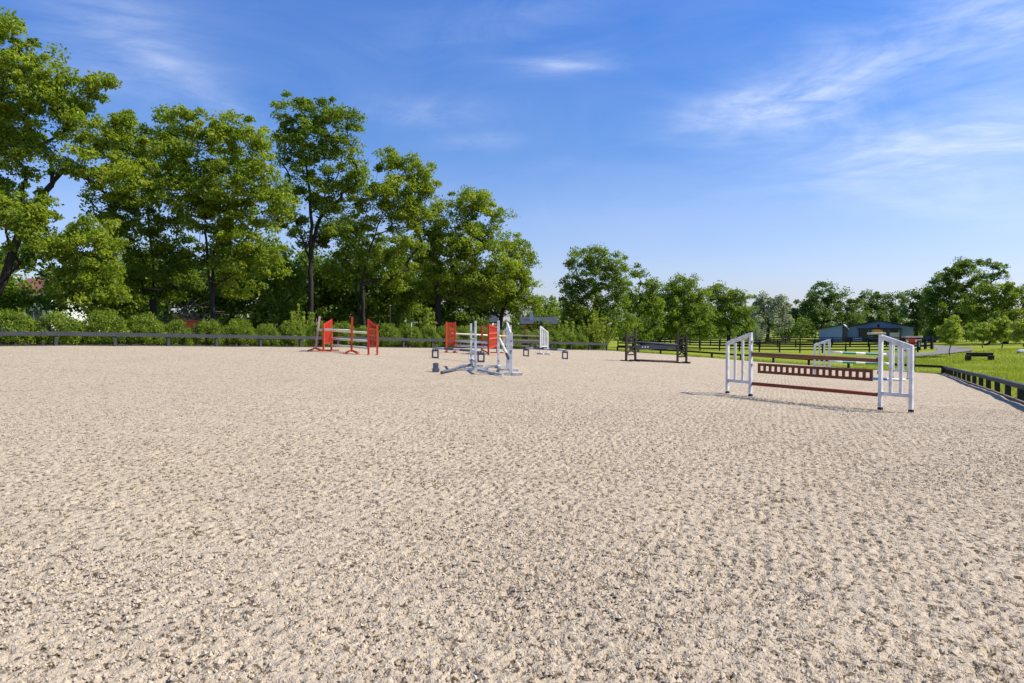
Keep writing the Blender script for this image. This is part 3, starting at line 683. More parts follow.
# ------------------------------------------------------------------ hedge bushes along the left fence
LFdir = (C1 - np.array([-22.0, 31.6])); LFdir /= np.linalg.norm(LFdir); LFn = np.array([-LFdir[1], LFdir[0]])   # outward (away from arena)
bm_v = []
def bush_mesh(seed, m='bush'):
    r = np.random.default_rng(seed); n = 120; d = r.normal(size=(n, 3)); d /= np.linalg.norm(d, axis=1)[:, None]
    d[:, 2] = np.abs(d[:, 2]) * 1.0 - .08; c = d * np.array([.88, .88, .95]) * r.uniform(.8, 1.0, (n, 1)); c[:, 2] += .36; k_ = np.arange(n) % 3 == 0; c[k_, 2] = r.uniform(.08, .45, k_.sum()); c[k_, :2] *= (.88 / np.maximum(np.linalg.norm(c[k_, :2], axis=1), .3))[:, None] * r.uniform(.7, 1, k_.sum())[:, None]
    V, F, Tt = leaf_cloud(c, r.uniform(.16, .27, n), 80, .085, seed, flat=.9, up=.4)
    k = 6; sv_ = MB()
    o = mesh_np('foliage', V, F, LG[m], tint=Tt)
    return o
protos = [bush_mesh(200 + i) for i in range(5)]
stem = MB()
for a in range(7):
    an = a * .9; stem.tube((0, 0, -.05), (math.cos(an) * .45, math.sin(an) * .45, .95), .022, 5, r2=.008)
stem0 = stem.build('stem', M['bark'])
ordw = ['first', 'second', 'third', 'fourth', 'fifth', 'sixth', 'seventh', 'eighth', 'ninth', 'tenth', 'eleventh', 'twelfth', 'thirteenth', 'fourteenth', 'fifteenth', 'sixteenth',
        'seventeenth', 'eighteenth', 'nineteenth', 'twentieth', 'twenty-first', 'twenty-second', 'twenty-third', 'twenty-fourth', 'twenty-fifth', 'twenty-sixth', 'twenty-seventh', 'twenty-eighth', 'twenty-ninth', 'thirtieth', 'thirty-first', 'thirty-second']
def fence_at_px(px, off):
    # point of the fence line (shifted outward by off) seen at picture column px
    k = (px - 512) / FPX; p0 = np.array([-22.0, 31.6]) + LFn * off
    s = (k * p0[1] - p0[0]) / (LFdir[0] - k * LFdir[1]); return p0 + LFdir * s
bush_px = [-30, 12, 58, 104, 143, 177, 208, 239, 266, 292, 318, 342, 365, 387, 408, 427, 446, 464, 480, 496, 511, 526, 540, 553, 566, 578]
side = {0: 'cut by the left edge of the photo', 1: 'in front of the white house wall'}
for i, px in enumerate(bush_px):
    q = fence_at_px(px, 1.25 + random.uniform(-.15, .15)); x, y = q
    s = random.uniform(1.05, 1.28) * (1.12 if px < 120 else 1.0)
    lab = 'rounded clipped hedge bush, %s from the left of the row behind the low fence' % ordw[i]
    e = empty('hedge_bush', (x, y, gz(x, y)), random.uniform(0, 6), lab, 'bush', 'rounded hedge bushes along the left fence')
    e.scale = (s * .9, s * .9, s * random.uniform(1.0, 1.14))
    f = protos[i % 5] if i < 5 else protos[i % 5].copy()
    if i >= 5: COL.objects.link(f)
    f.parent = e
    st = stem0 if i == 0 else stem0.copy()
    if i: COL.objects.link(st)
    st.parent = e

def spike_shrub(label, px, D, h, w, seed, cat='shrub', m='lime', n=13):
    r = np.random.default_rng(seed); x, y, z = onground(px, D); e = empty('shrub', (x, y, z), 0, label, cat)
    cs = []; rd = []; st_ = MB()
    for k in range(n):
        a = r.uniform(0, 6.3); q = r.uniform(.1, 1) * w; hh = h * r.uniform(.6, 1) * (1 - .35 * q / w); tip = np.array([math.cos(a) * q, math.sin(a) * q, hh])
        b = tip * np.array([.25, .25, 0]); st_.tube(b, tip, .02, 5, r2=.006)
        for t in np.linspace(.15, 1, 8): cs.append(b + (tip - b) * t); rd.append(.30 * (1.15 - .75 * t))
    V, F, Tt = leaf_cloud(np.array(cs), np.array(rd), 26, .14, seed, flat=1.1, up=.2)
    st_.build('stem', M['bark'], e); mesh_np('foliage', V, F, LG[m], e, tint=Tt); return e
spike_shrub('upright lime shrub with spiky shoots behind the hedge, left of the red jump', 301, 46.5, 3.3, 1.2, 301)
spike_shrub('upright lime shrub with spiky shoots left of the forked dark trunk', 428, 53, 3.3, 1.0, 302)
spike_shrub('loose light shrub at the far corner of the arena under the tall airy tree', 566, 64, 3.3, 1.3, 303, n=16)
spike_shrub('largest bushy light shrub at the end of the low fence', 597, 65.5, 4.2, 2.2, 304, n=34)
spike_shrub('pale shrub under the willow at the paddock edge', 758, 120, 5.0, 2.2, 305, m='willow', n=22)
spike_shrub('bushy green shrub hiding the brick wall of the grey roofed house', 541, 76, 3.6, 2.4, 307, n=34, m='mid')
spike_shrub('low shrub between the two light shrubs at the arena corner', 582, 66, 2.6, 1.5, 306, n=18, m='bush')
for i, (px, D, w_) in enumerate([(150, 41, 'between the lime boughs and the orange bin'), (285, 50, 'behind the spiky lime shrub'), (350, 52, 'behind the middle of the left red jump'), (395, 54, 'behind the grey garden post'), (500, 62, 'behind the white wing pair'), (540, 66, 'below the grey roofed house'), (240, 47, 'right of the brushwood pile'), (70, 41, 'left of the lime boughs' )]):
    spike_shrub('loose dark green shrub ' + w_, px, D + 4, 2.9 if i != 7 else 1.5, 2.6, 320 + i, m='deep', n=34)['group'] = 'loose shrubs in the shade behind the hedge'

# brushwood pile
def brushwood():
    x, y, z = onground(191, 43.5); e = MB(); r = random.Random(3); e.tube((-2.3, 0, .12), (2.3, .1, .15), .07, 6); e.tube((0, -1.0, .10), (.1, 1.1, .14), .06, 6)
    for k in range(300):
        a = r.uniform(0, 6.28); cx = r.gauss(0, 1.0); cy = r.gauss(0, .7); cz = r.uniform(.05, 2.6) * max(.15, 1 - (cx / 2.6) ** 2)
        l = r.uniform(.5, 1.5); dz_ = r.uniform(-.5, .6)
        p = Vector((cx, cy, max(.02, cz))); q = p + Vector((math.cos(a) * l, math.sin(a) * l * .7, dz_)); q.z = max(.02, q.z)
        m_ = (p + q) / 2 + Vector((r.gauss(0, .08), r.gauss(0, .08), r.gauss(0, .08)))
        rr2 = r.uniform(.010, .026); e.tube(p, m_, rr2, 5); e.tube(m_, q, rr2, 5, r2=rr2 * .4)
    o = e.build('brushwood_pile', M['barklight']); o.location = (x, y, z)
    tag(o, 'tangled pile of dry grey branches behind the hedge bushes', 'branch pile')
brushwood()
def dead_branch(label, pts, D, r0):
    e = MB(); P = [Vector(atD(a, b, D)) for a, b in pts]
    c = P[0].copy()
    for i in range(len(P) - 1): e.tube(P[i] - c, P[i + 1] - c, r0 * (1 - .25 * i), 7, r2=r0 * (1 - .25 * (i + 1)))
    o = e.build('fallen_branch', M['barklight'], smooth=True); o.location = c; tag(o, label, 'branch')
dead_branch('broken pale branch hooked in the dark trees above the brushwood pile', [(146, 288), (161, 290), (165, 280), (171, 279)], 44, .10)

# ------------------------------------------------------------------ fences
def seg_fence(name, label, cat, pts, rails, rail_h, rail_t, post_w, post_h, spacing, mrail, mpost, kick=None, cap=None, group=None, side_off=0, post_t=None, board_mat=None):
    """pts: plan polyline; rails: heights of rail centres; one child per rail and per post"""
    e = empty(name, (pts[0][0], pts[0][1], gz(*pts[0])), 0, label, cat, group); o0 = Vector(e.location)
    P = [Vector((p[0], p[1], 0)) for p in pts]; seg = []; npost = 0
    for i in range(len(P) - 1):
        a, b = P[i], P[i + 1]; ln = (b - a).length; n = max(1, round(ln / spacing)); seg.append((a, b, n))
    def onr(p, h): return Vector((p.x, p.y, gz(p.x, p.y) + h)) - o0
    pts_all = []
    for (a, b, n) in seg:
        for k in range(n): pts_all.append((a.lerp(b, k / n), (b - a).normalized()))
    pts_all.append((P[-1], (P[-1] - P[-2]).normalized()))
    rnd = random.Random(len(label))
    proto = None
    for p, d in pts_all[:100]:
        if proto is None:
            m = MB(); m.box((0, 0, post_h / 2 - .15), (post_t or post_w, post_w, post_h + .3)); po = m.build('post', mpost, e, bevel=.008); proto = po
        else:
            po = proto.copy(); COL.objects.link(po); po.parent = e
        po.location = onr(p, 0); po.rotation_euler = (rnd.gauss(0, .008), rnd.gauss(0, .008), math.atan2(d.y, d.x))
    nrm_off = {}
    for h in rails:
        m = MB(); prev = None
        for i in range(len(pts_all) - 1):
            (p, d), (q, _) = pts_all[i], pts_all[i + 1]; nr = Vector((-d.y, d.x, 0)) * side_off
            j1, j2 = rnd.gauss(0, .006), rnd.gauss(0, .006)
            m.beam(onr(p, h + j1) + nr, onr(q, h + j2) + nr - (q - p).normalized() * .004, rail_t, rail_h)
        m.build('rail', mrail, e, bevel=0)
    if kick:
        m = MB(); kh, kt, ko = kick
        for i in range(len(pts_all) - 1):
            (p, d), (q, _) = pts_all[i], pts_all[i + 1]; nr = Vector((-d.y, d.x, 0)) * ko
            m.beam(onr(p, kh / 2 - .02) + nr, onr(q, kh / 2 - .02) + nr - (q - p).normalized() * .004, kt, kh)
        m.build('base_board', board_mat or mrail, e)
    return e
# left arena fence, low, one deep rail on the outer side of the footing
LP0 = np.array([-22.0, 31.6]) - LFdir * 24; LP1 = C1 - LFdir * .5
seg_fence('rail_fence', 'long low charcoal fence with one deep rail in front of the hedge', 'fence', [LP0, LP1], [.60], .19, .045, .14, .66, 2.44,
          M['fencegrey'], M['fencegrey'], kick=(.10, .05, .0), side_off=-.095)
RD = (C3 - C2); RD /= np.linalg.norm(RD)
seg_fence('rail_fence', 'low black rail on closely spaced stubby posts bordering the lawn at the right', 'fence', [C2, C2 + RD * 46], [.40], .11, .13, .13, .35, 2.0,
          M['fencegrey'], M['black'], kick=(.10, .07, -.12), board_mat=M['barklight'], side_off=-.05)
seg_fence('rail_fence', 'low black single rail fence along the far arena edge before the paddock', 'fence', [C1 + np.array([.6, -.5]), C2 + np.array([-.1, .1])], [.42], .13, .06, .12, .44, 2.9,
          M['fenceblack'], M['fenceblack'], kick=(.07, .05, -.05))
def gpt(px, D): return np.array([(px - 512) / FPX * D, D])
# paddock board fences
GF = 'black board fences around the paddocks'
seg_fence('paddock_fence', 'nearest black board paddock fence, running from the brown jump to the driveway gate', 'fence', [gpt(618, 88), gpt(700, 86), gpt(800, 84), gpt(918, 80)], [.38, .74, 1.08], .14, .05, .15, 1.18, 2.6,
          M['fenceblack'], M['fenceblack'], group=GF, side_off=-.09)
seg_fence('paddock_fence', 'second black board paddock fence, behind the nearest one in the middle of the grass', 'fence', [gpt(640, 106), gpt(760, 104), gpt(905, 102)], [.38, .76, 1.12], .14, .05, .15, 1.22, 2.8,
          M['fenceblack'], M['fenceblack'], group=GF, side_off=-.09)
seg_fence('paddock_fence', 'farthest black board fence, running in front of the barn', 'fence', [gpt(742, 134), gpt(815, 132), gpt(905, 130)], [.38, .76, 1.12], .14, .05, .15, 1.22, 3.0,
          M['fenceblack'], M['fenceblack'], group=GF, side_off=-.09)
seg_fence('paddock_fence', 'black board fence leading away along the trees below the broad maple', 'fence', [gpt(640, 98), gpt(690, 122), gpt(790, 142)], [.38, .76, 1.12], .14, .05, .15, 1.22, 3.0,
          M['fenceblack'], M['fenceblack'], group=GF, side_off=-.09)
seg_fence('gate', 'tall black gate posts with boards at the end of the paddock fence by the driveway', 'gate', [gpt(919, 86), gpt(932, 84)], [.5, 1.1], .17, .06, .24, 1.6, .85,
          M['fenceblack'], M['fenceblack'], side_off=-.17)
seg_fence('plank_fence', 'short weathered three rail fence behind the white wings at the centre', 'fence', [fence_at_px(508, .45), fence_at_px(546, .45)], [.30, .75, 1.12], .12, .04, .14, 1.25, 2.2,
          M['barklight'], M['fencegrey'], side_off=-.1)

# ------------------------------------------------------------------ show jumping equipment
def frame_between(a, b):
    d = b - a; return math.atan2(d.y, d.x), math.hypot(d.x, d.y)
def white_wing(label, tall, short, h1, h2, inner, m='white', feet=True, rail_lo=.33, pw=.070, group='white slatted jump wings', foot='cap', lo_feet=.0, name='jump_wing'):
    """a wing standard: tall post at 'tall', short outer post at 'short', slanted top rail, slats"""
    a, b = Vector(tall), Vector(short); mid = (a + b) / 2; rz, w = frame_between(a, b)
    e = empty(name, (mid.x, mid.y, min(a.z, b.z)), rz, label, 'jump wing', group); dz_a, dz_b = a.z - e.location.z, b.z - e.location.z
    mt = M[m]; xa, xb = -w / 2, w / 2
    for nm, x, h, z in (('tall_post', xa, h1, dz_a), ('short_post', xb, h2, dz_b)):
        q = MB(); q.box((x, 0, z + h / 2 + .03), (pw, pw, h - .06)); q.build(nm, mt, e, bevel=.006)
        q = MB()
        if foot == 'cap': q.box((x, 0, z + .02), (pw + .010, pw + .010, .055)); q.build('foot', M['rubber'], e, bevel=.01)
        elif foot == 'cross':
            q.beam((x, -.36, z + .04), (x, .36, z + .04), .09, .08)
            q.build('foot', mt, e, bevel=.006)
    zt = lambda x: (dz_a + h1) + ((dz_b + h2) - (dz_a + h1)) * (x - xa) / w
    q = MB(); q.beam((xa + pw / 2, 0, zt(xa) - .05), (xb + .02, 0, zt(xb) - .02), .05, .09); q.build('top_rail', mt, e, bevel=.004)
    zl = dz_a + rail_lo
    q = MB(); q.beam((xa + pw / 2, 0, zl), (xb - pw / 2, 0, zl), .05, .075); q.build('bottom_rail', mt, e, bevel=.004)
    for k in range(inner):
        x = xa + w * (k + 1) / (inner + 1); q = MB(); q.box((x, .0, (zt(x) - .09 + zl) / 2 + .01), (.062 if inner < 4 else .05, .03, zt(x) - .10 - zl)); q.build('slat', mt, e, bevel=.004)
    q = MB()
    for zz in (.75, 1.05, 1.3):
        if zz < h1 - .1: q.box((xa - pw / 2 - .012, 0, dz_a + zz), (.025, .05, .06))
    q.build('jump_cup', M['grey'], e)
    return e
def pole(label, a, b, segs, mats, r=.05, group=None, name='jump_pole'):
    a, b = Vector(a), Vector(b); rz, w = frame_between(a, b); mid = (a + b) / 2
    q = MB(); d = b - a; c, s = math.cos(-rz), math.sin(-rz)
    la = Vector(((a - mid).x * c - (a - mid).y * s, (a - mid).x * s + (a - mid).y * c, (a - mid).z)); lb = -la
    q.tube(la, lb, r, 14, segs=segs); o = q.build(name, mats, smooth=True); o.location = mid; o.rotation_euler = (0, 0, rz)
    return tag(o, label, 'jump pole', group)
def V3(g, h=0): return Vector((g.x, g.y, g.z + h))
def along(a, b, t): return a + (b - a) * t

# --- J1, large jump on the right
a1 = G(750.4, 396); b1 = G(727.4, 393); a2 = G(880.2, 409.5); b2 = G(911, 412)
wA = white_wing('white slatted wing with slanted top holding the left end of the brown poles', a1, b1, 1.52, 1.25, 2)
wB = white_wing('largest white slatted wing at the right end of the brown poles, nearest to the camera', a2, b2, 1.52, 1.28, 2)
u1 = (a2 - a1).normalized()
def jp(t0, t1, h, dy=0):   # a pole between the two wings of jump 1
    n = Vector((-u1.y, u1.x, 0)); off = .055
    return a1 + u1 * off + n * dy + Vector((0, 0, h)), a2 - u1 * off + n * dy + Vector((0, 0, h))
p, q_ = jp(0, 1, 1.00); pole('brown jump pole on top of the nearest jump between the big white wings', p, q_, [(0, 0), (1, 0)], M['brownpole'], .05)
p, q_ = jp(0, 1, .30, 0); pole('thin red brown pole slung low under the brown picket panel', p, q_, [(0, 0), (1, 0)], M['redbrown'], .042)
def picket_panel():
    pa, pb = jp(0, 1, .0); pa = pa + u1 * .15; pb = pb - u1 * .10; rz, w = frame_between(pa, pb); mid = (pa + pb) / 2; sl = (pb.z - pa.z) / w
    e = empty('picket_gate', (mid.x, mid.y, mid.z), rz, 'brown picket gate panel hanging between the nearest white wings', 'gate panel')
    zt, zb = .80, .565
    Z = lambda x, z: z + sl * x
    m = MB(); m.beam((-w / 2, 0, Z(-w / 2, zt - .03)), (w / 2, 0, Z(w / 2, zt - .03)), .035, .06); m.build('top_board', M['brown'], e)
    m = MB(); m.beam((-w / 2, 0, Z(-w / 2, zb + .03)), (w / 2, 0, Z(w / 2, zb + .03)), .035, .06); m.build('bottom_board', M['brown'], e)
    n = 19; bw = .060
    for k in range(n):
        x = -w / 2 + bw / 2 + (w - bw) * k / (n - 1); m = MB(); m.box((x, .0, Z(x, (zt + zb) / 2)), (bw, .028, zt - zb - .12 + .004)); m.build('slat', M['brown'], e)
picket_panel()

# --- J2, jump with teal striped poles behind it
c1 = G(829, 376.5); c0 = G(814.5, 375.8); c2 = G(893, 378.5); c3 = G(908, 379.5)
white_wing('small white slatted wing seen behind the brown poles, left end of the teal striped jump', c1, c0, 1.50, 1.25, 2)
white_wing('white slatted wing partly hidden behind the largest wing, right end of the teal striped jump', c2, c3, 1.50, 1.2, 2)
uu = (c2 - c1).normalized()
def jq(h, dy=0): n = Vector((-uu.y, uu.x, 0)); return c1 + uu * .06 + n * dy + Vector((0, 0, h)), c2 - uu * .06 + n * dy + Vector((0, 0, h))
p, q_ = jq(.98); pole('upper white pole with teal stripes behind the brown poles', p, q_, [(0, 0), (.18, 1), (.40, 0), (.55, 1), (.78, 0), (1, 0)], [M['white'], M['teal']], .05, 'striped poles of the rear right jump')
p, q_ = jq(.60); pole('lower pale green pole with teal stripes behind the brown picket panel', p, q_, [(0, 0), (.18, 1), (.40, 0), (.55, 1), (.78, 0), (1, 0)], [M['palegreen'], M['teal']], .05, 'striped poles of the rear right jump')
pole('blue and white pole lying low behind the right end of the brown panel', G(868, 378.3, AZ + .06), G(905, 379.8, AZ + .06), [(0, 0), (.08, 1), (.5, 0), (1, 0)], [M['white'], M['blue']], .05)

# --- J3, dark brown jump
def x_wing(label, a, b, h1, h2):
    mid = (a + b) / 2; rz, w = frame_between(a, b); e = empty('jump_wing', (mid.x, mid.y, min(a.z, b.z)), rz, label, 'jump wing', 'dark jump wings with crossed braces')
    for nm, x, h in (('tall_post', -w / 2, h1), ('short_post', w / 2, h2)):
        q = MB(); q.box((x, 0, h / 2 + .03), (.09, .09, h - .06)); q.build(nm, M['darkwood'], e, bevel=.006)
        q = MB(); q.beam((x, -.34, .04), (x, .34, .04), .1, .08).beam((x - .22, 0, .035), (x + .22, 0, .035), .1, .07); q.build('foot', M['black'], e)
    for z0_, z1_ in ((.42, .80), (.86, 1.22)):
        q = MB(); q.beam((-w / 2 + .06, .0, z0_), (w / 2 - .06, .0, z1_), .03, .07); q.beam((-w / 2 + .06, .034, z1_), (w / 2 - .06, .034, z0_), .03, .07); q.build('cross_brace', M['black'], e)
    for z in (.34, 1.27):
        q = MB(); q.beam((-w / 2 + .055, 0, z), (w / 2 - .055, 0, z), .04, .07); q.build('rail', M['darkwood'], e)
    return e
d1 = G(635.3, 361.3); d0 = G(626.2, 361.2); d2 = G(677.5, 362.8); d3 = G(686.3, 363.2)
x_wing('dark crossed wing at the left end of the brown jump', d1, d0, 1.66, 1.5)
x_wing('dark crossed wing at the right end of the brown jump', d2, d3, 1.60, 1.45)
uv = (d2 - d1).normalized()
pole('charcoal top pole of the dark brown jump', d1 - uv * .75 + Vector((0, 0, .98)), d2 + Vector((0, 0, .93)), [(0, 0), (1, 0)], M['fencegrey'], .045)
m = MB(); pa, pb = d1 + uv * .08 + Vector((0, 0, .0)), d2 - uv * .08; rz, w = frame_between(pa, pb)
e = empty('jump_plank', (*((pa + pb) / 2)[:],), rz, 'dark plank with three small pale marks hung under the top pole of the brown jump', 'jump plank')
m.box((0, 0, .76), (w, .03, .22)); m.build('board', M['navy'], e)
m = MB(); [m.box((-w * .36 + k * .16, -.019, .77), (.06, .004, .07)) for k in range(3)]; m.build('painted_mark', M['polegrey'], e)
pole('dark pole on the ground between the feet of the brown jump', d1 + Vector((0, 0, .05)), d2 + Vector((0, 0, .05)), [(0, 0), (1, 0)], M['darkwood'], .06)

# --- red jumps
def red_wing(label, a, b, h1, h2, group='red slatted jump wings', front='pinkedge'):
    mid = (a + b) / 2; rz, w = frame_between(a, b); e = empty('jump_wing', (mid.x, mid.y, min(a.z, b.z)), rz, label, 'jump wing', group)
    for nm, x, h in (('tall_post', -w / 2, h1), ('short_post', w / 2, h2)):
        q = MB(); q.box((x, 0, h / 2 + .03), (.085, .085, h - .06)); q.build(nm, M['red'] if nm == 'tall_post' else M['redlight'], e, bevel=.006)
        q = MB(); q.beam((x, -.36, .035), (x, .36, .035), .08, .07); q.build('foot', M['redlight'], e, bevel=.004)
    zt = lambda x: h1 - .03 + (h2 - h1) * (x + w / 2) / w
    q = MB(); q.beam((-w / 2 + .045, 0, zt(-w / 2) - .05), (w / 2 - .045, 0, zt(w / 2) - .05), .05, .08); q.build('top_rail', M['red'], e)
    for z in (.42, .86, 1.12):
        q = MB(); q.beam((-w / 2 + .045, -.002, z), (w / 2 - .045, -.002, z), .05, .08); q.build('cross_rail', M['red'] if z == .42 else M['redlight'], e)
    n = max(4, int(w / .1)); zl = .46
    for k in range(n):
        x = -w / 2 + w * (k + .75) / (n + .5); q = MB(); q.box((x, .03, (zt(x) - .06 + zl) / 2), (.058, .02, zt(x) - .06 - zl)); q.build('slat', M['red'], e)  # deeper red puts the shade on the panel into the slat colour
    return e
def red_post(label, g, h, lean=0, m='red', group='thin red jump standards with splayed feet', yaw=0.3):
    e = empty('jump_standard', g, yaw, label, 'jump standard', group); q = MB(); q.box((0, 0, h / 2 + .06), (.09, .09, h - .08)); q.build('post', M[m], e, bevel=.006).rotation_euler = (0, lean, 0)
    for a in range(4):
        q = MB(); an = a * math.pi / 2 + .6; q.beam((math.cos(an) * .04, math.sin(an) * .04, .16), (math.cos(an) * .42, math.sin(an) * .42, .035), .06, .06); q.build('foot', M['redlight'], e)
    q = MB(); q.box((.055, 0, h - .22), (.02, .05, .3)); q.box((.055, 0, .95), (.03, .06, .07)); q.build('jump_cup', M['grey'], e)
    return e
r0 = G(315.5, 351.5); r1 = G(323.5, 352.0); r1b = G(331.5, 351.0); r2 = G(351.5, 354.0); r3 = G(368.5, 355.0); r4 = G(377.3, 355.2)
red_post('leaning red post coloured pale for the sun on it at the far left end of the left red jump', r0, 1.62, .12, 'pinkedge')
red_wing('red slatted wing at the left end of the left red jump, shown nearly edge on', r1b, r1, 1.55, 1.32)
red_post('upright thin red post in the middle of the left red jump', r2, 1.60, 0.02)
red_wing('red slatted wing with slanted top at the right end of the left red jump', r3, r4, 1.56, 1.32)
GP = 'pale poles of the left red jump'
pole('pale pole between the leaning post and the thin middle post of the left red jump', V3(r0, 1.02) + Vector((.1, 0, 0)), V3(r2, 1.02), [(0, 0), (.35, 1), (.6, 0), (1, 0)], [M['paleyellow'], M['palegreen']], .05, GP)
pole('upper pale pole ending at the right wing of the left red jump', V3(r1b, .98), V3(r3, .95), [(0, 0), (.35, 1), (.6, 0), (1, 0)], [M['paleyellow'], M['palegreen']], .05, GP)
pole('middle pale pole ending at the right wing of the left red jump', V3(r1b, .60), V3(r3, .60), [(0, 0), (.3, 1), (.7, 0), (1, 0)], [M['white'], M['palegreen']], .05, GP)
pole('lowest pale pole ending at the right wing of the left red jump', V3(r1b, .28), V3(r3, .30), [(0, 0), (.3, 1), (.7, 0), (1, 0)], [M['white'], M['palegreen']], .05, GP)
s0 = G(446.5, 352.5); s1 = G(455, 352.7); s2 = G(482, 353.0); s3 = G(488.5, 355.5); s4 = G(497, 353.3)
red_wing('broad red wing behind the thin grey posts, left end of the centre red jump', s1, s0, 1.62, 1.62)
red_post('thin red post behind the centre grey jump', s2, 1.5, 0)
red_wing('red slatted wing right of the thin red post, right end of the centre red jump', s3, s4, 1.62, 1.50)
GC = 'pale poles of the centre red jump'
pole('upper cream pole of the centre red jump', V3(s0, 1.00), V3(G(512, 353), .96), [(0, 0), (.8, 1), (1, 0)], [M['paleyellow'], M['yellow']], .05, GC)
pole('middle grey white pole of the centre red jump', V3(s1, .62), V3(s3, .62), [(0, 0), (1, 0)], [M['white']], .05, GC)
pole('lowest grey white pole of the centre red jump', V3(s1, .38), V3(s3, .40), [(0, 0), (1, 0)], [M['white']], .05, GC)

# --- cavaletti stands with striped ground poles
def cav_stand(label, g, w=.29, h=.36, yaw=0, m='poledark'):
    e = empty('cavaletti_stand', g, yaw, label, 'pole stand', 'small frame stands carrying low poles')
    for s_ in (-1, 1):
        q = MB(); q.box((s_ * (w / 2 - .03), 0, h / 2), (.06, .09, h)); q.build('leg', M[m], e, bevel=.004)
    for z in (.035, h - .03):
        q = MB(); q.box((0, 0, z), (w - .122, .09, .07)); q.build('cross_piece', M[m], e)
    q = MB(); q.box((0, 0, h + .05), (.06, .08, .1)); q.box((-.09, 0, h + .03), (.05, .08, .06)); q.box((.09, 0, h + .03), (.05, .08, .06)); q.build('pole_cradle', M[m], e)
    return e
k1 = G(435.3, 358.4); k2 = G(481, 362.2); k3 = G(526, 356.6); k4 = G(565, 359.2)
cav_stand('small dark frame stand under the left red wing of the centre group', k1)
cav_stand('small dark frame stand between the thin grey posts and the right red wing', k2)
cav_stand('small dark frame stand left of the lone white wing', k3)
cav_stand('small dark frame stand right of the lone white wing', k4)
st6 = [(0, 0), (.22, 1), (.42, 0), (.56, 1), (.78, 0), (1, 0)]
GZ = 'low poles striped pale and dark on frame stands'
pole('low striped pole on frame stands in front of the centre red jump', V3(k1, .43), V3(k2, .43), st6, [M['polegrey'], M['poledark']], .05, GZ)
pole('low striped pole on frame stands in front of the lone white wing', V3(k3, .43), V3(k4, .43), [(0, 0), (.2, 1), (.48, 0), (.62, 1), (.82, 0), (1, 0)], [M['polegrey'], M['poledark']], .05, GZ)

# --- J4 distant white wings
f0 = G(540.4, 354.3); f1 = G(547.6, 354.5)
white_wing('lone white slatted wing above the low striped pole right of centre', f0, f1, 1.62, 1.28, 3, foot='cross', pw=.075, rail_lo=.45)
f3 = G(503.5, 352.5); f4 = G(510.5, 352.8)
white_wing('distant white slatted wing half hidden behind the thick grey wing', f4, f3, 1.62, 1.25, 4, foot='cross', pw=.075, rail_lo=.45)

# --- J8 weathered grey jump at the centre
def slim_pair(label, g1, g2, h1, h2):
    mid = (g1 + g2) / 2; rz, w = frame_between(g1, g2); e = empty('jump_wing', mid, rz, label, 'jump wing', 'weathered grey wings of the centre jump')
    for nm, x, h in (('tall_post', -w / 2, h1), ('short_post', w / 2, h2)):
        q = MB(); q.box((x, 0, h / 2 + .05), (.07, .07, h)); q.build(nm, M['weathered'], e, bevel=.006)
        q = MB(); q.beam((x, -.42, .045), (x, .42, .045), .09, .08); q.build('foot', M['weathered'], e)
    for z in (.28, .98):
        q = MB(); q.beam((-w / 2 + .045, 0, z), (w / 2 - .045, 0, z + .02), .035, .08); q.build('cross_rail', M['weathered'], e)
    q = MB(); q.beam((-w / 2 - .1, .05, .09), (w / 2 + .15, .05, .30), .04, .10); q.build('brace', M['weathered'], e)
    return e
h1_ = G(475.5, 371.0); h2_ = G(471.0, 366.5)
slim_pair('pair of thin weathered grey posts on feet, left side of the centre jump', h1_, h2_, 1.56, 1.50)
h3 = G(511.0, 375.2); h4 = G(507.6, 371.0)
ww = white_wing('thick grey white wing shown edge on with slanted top, right side of the centre jump', h3, h4, 1.32, 1.58, 3, m='weathered', foot='cross', pw=.095, group='weathered grey wings of the centre jump', rail_lo=.4)
g5 = G(498.4, 367.5)
e = empty('jump_standard', g5, .1, 'single thin weathered post right of the red wings, carrying a dropped cream pole', 'jump standard')
q = MB(); q.box((0, 0, .86), (.085, .085, 1.62)); q.build('post', M['weathered'], e, bevel=.006)
for s_ in (0, 1):
    q = MB(); q.beam((-.46 * (1 - s_), -.40 * s_, .045 + .004 * s_), (.46 * (1 - s_), .40 * s_, .045 + .004 * s_), .09, .08); q.build('foot', M['weathered'], e)
pole('short cream pole hanging down from the single thin post at one end', V3(g5, 1.02) + Vector((.04, 0, 0)), V3(h3, .52) + Vector((-.07, .05, 0)), [(0, 0), (.8, 1), (1, 0)], [M['paleyellow'], M['poledark']], .05)
pole('dark grey pole lying on the footing toward the small dark block', G(441.5, 372.4, AZ + .05), G(470.5, 364.8, AZ + .12), [(0, 0), (1, 0)], M['poledark'], .04)
pole('grey pole lying on the footing from the thin posts to the thick grey wing', G(478, 370.0, AZ + .05), G(503, 374.6, AZ + .05), [(0, 0), (1, 0)], M['polegrey'], .035)
g6 = G(435.8, 371.8); e = empty('pole_block', g6, .3, 'small dark plastic block left of the dark pole on the footing', 'pole block')
q = MB(); q.box((0, 0, .06), (.17, .30, .12)); q.build('base', M['poledark'], e, bevel=.01)
q = MB(); q.box((0, -.09, .20), (.13, .08, .16)); q.box((0, .09, .20), (.13, .08, .16)); q.build('cradle', M['poledark'], e, bevel=.01)

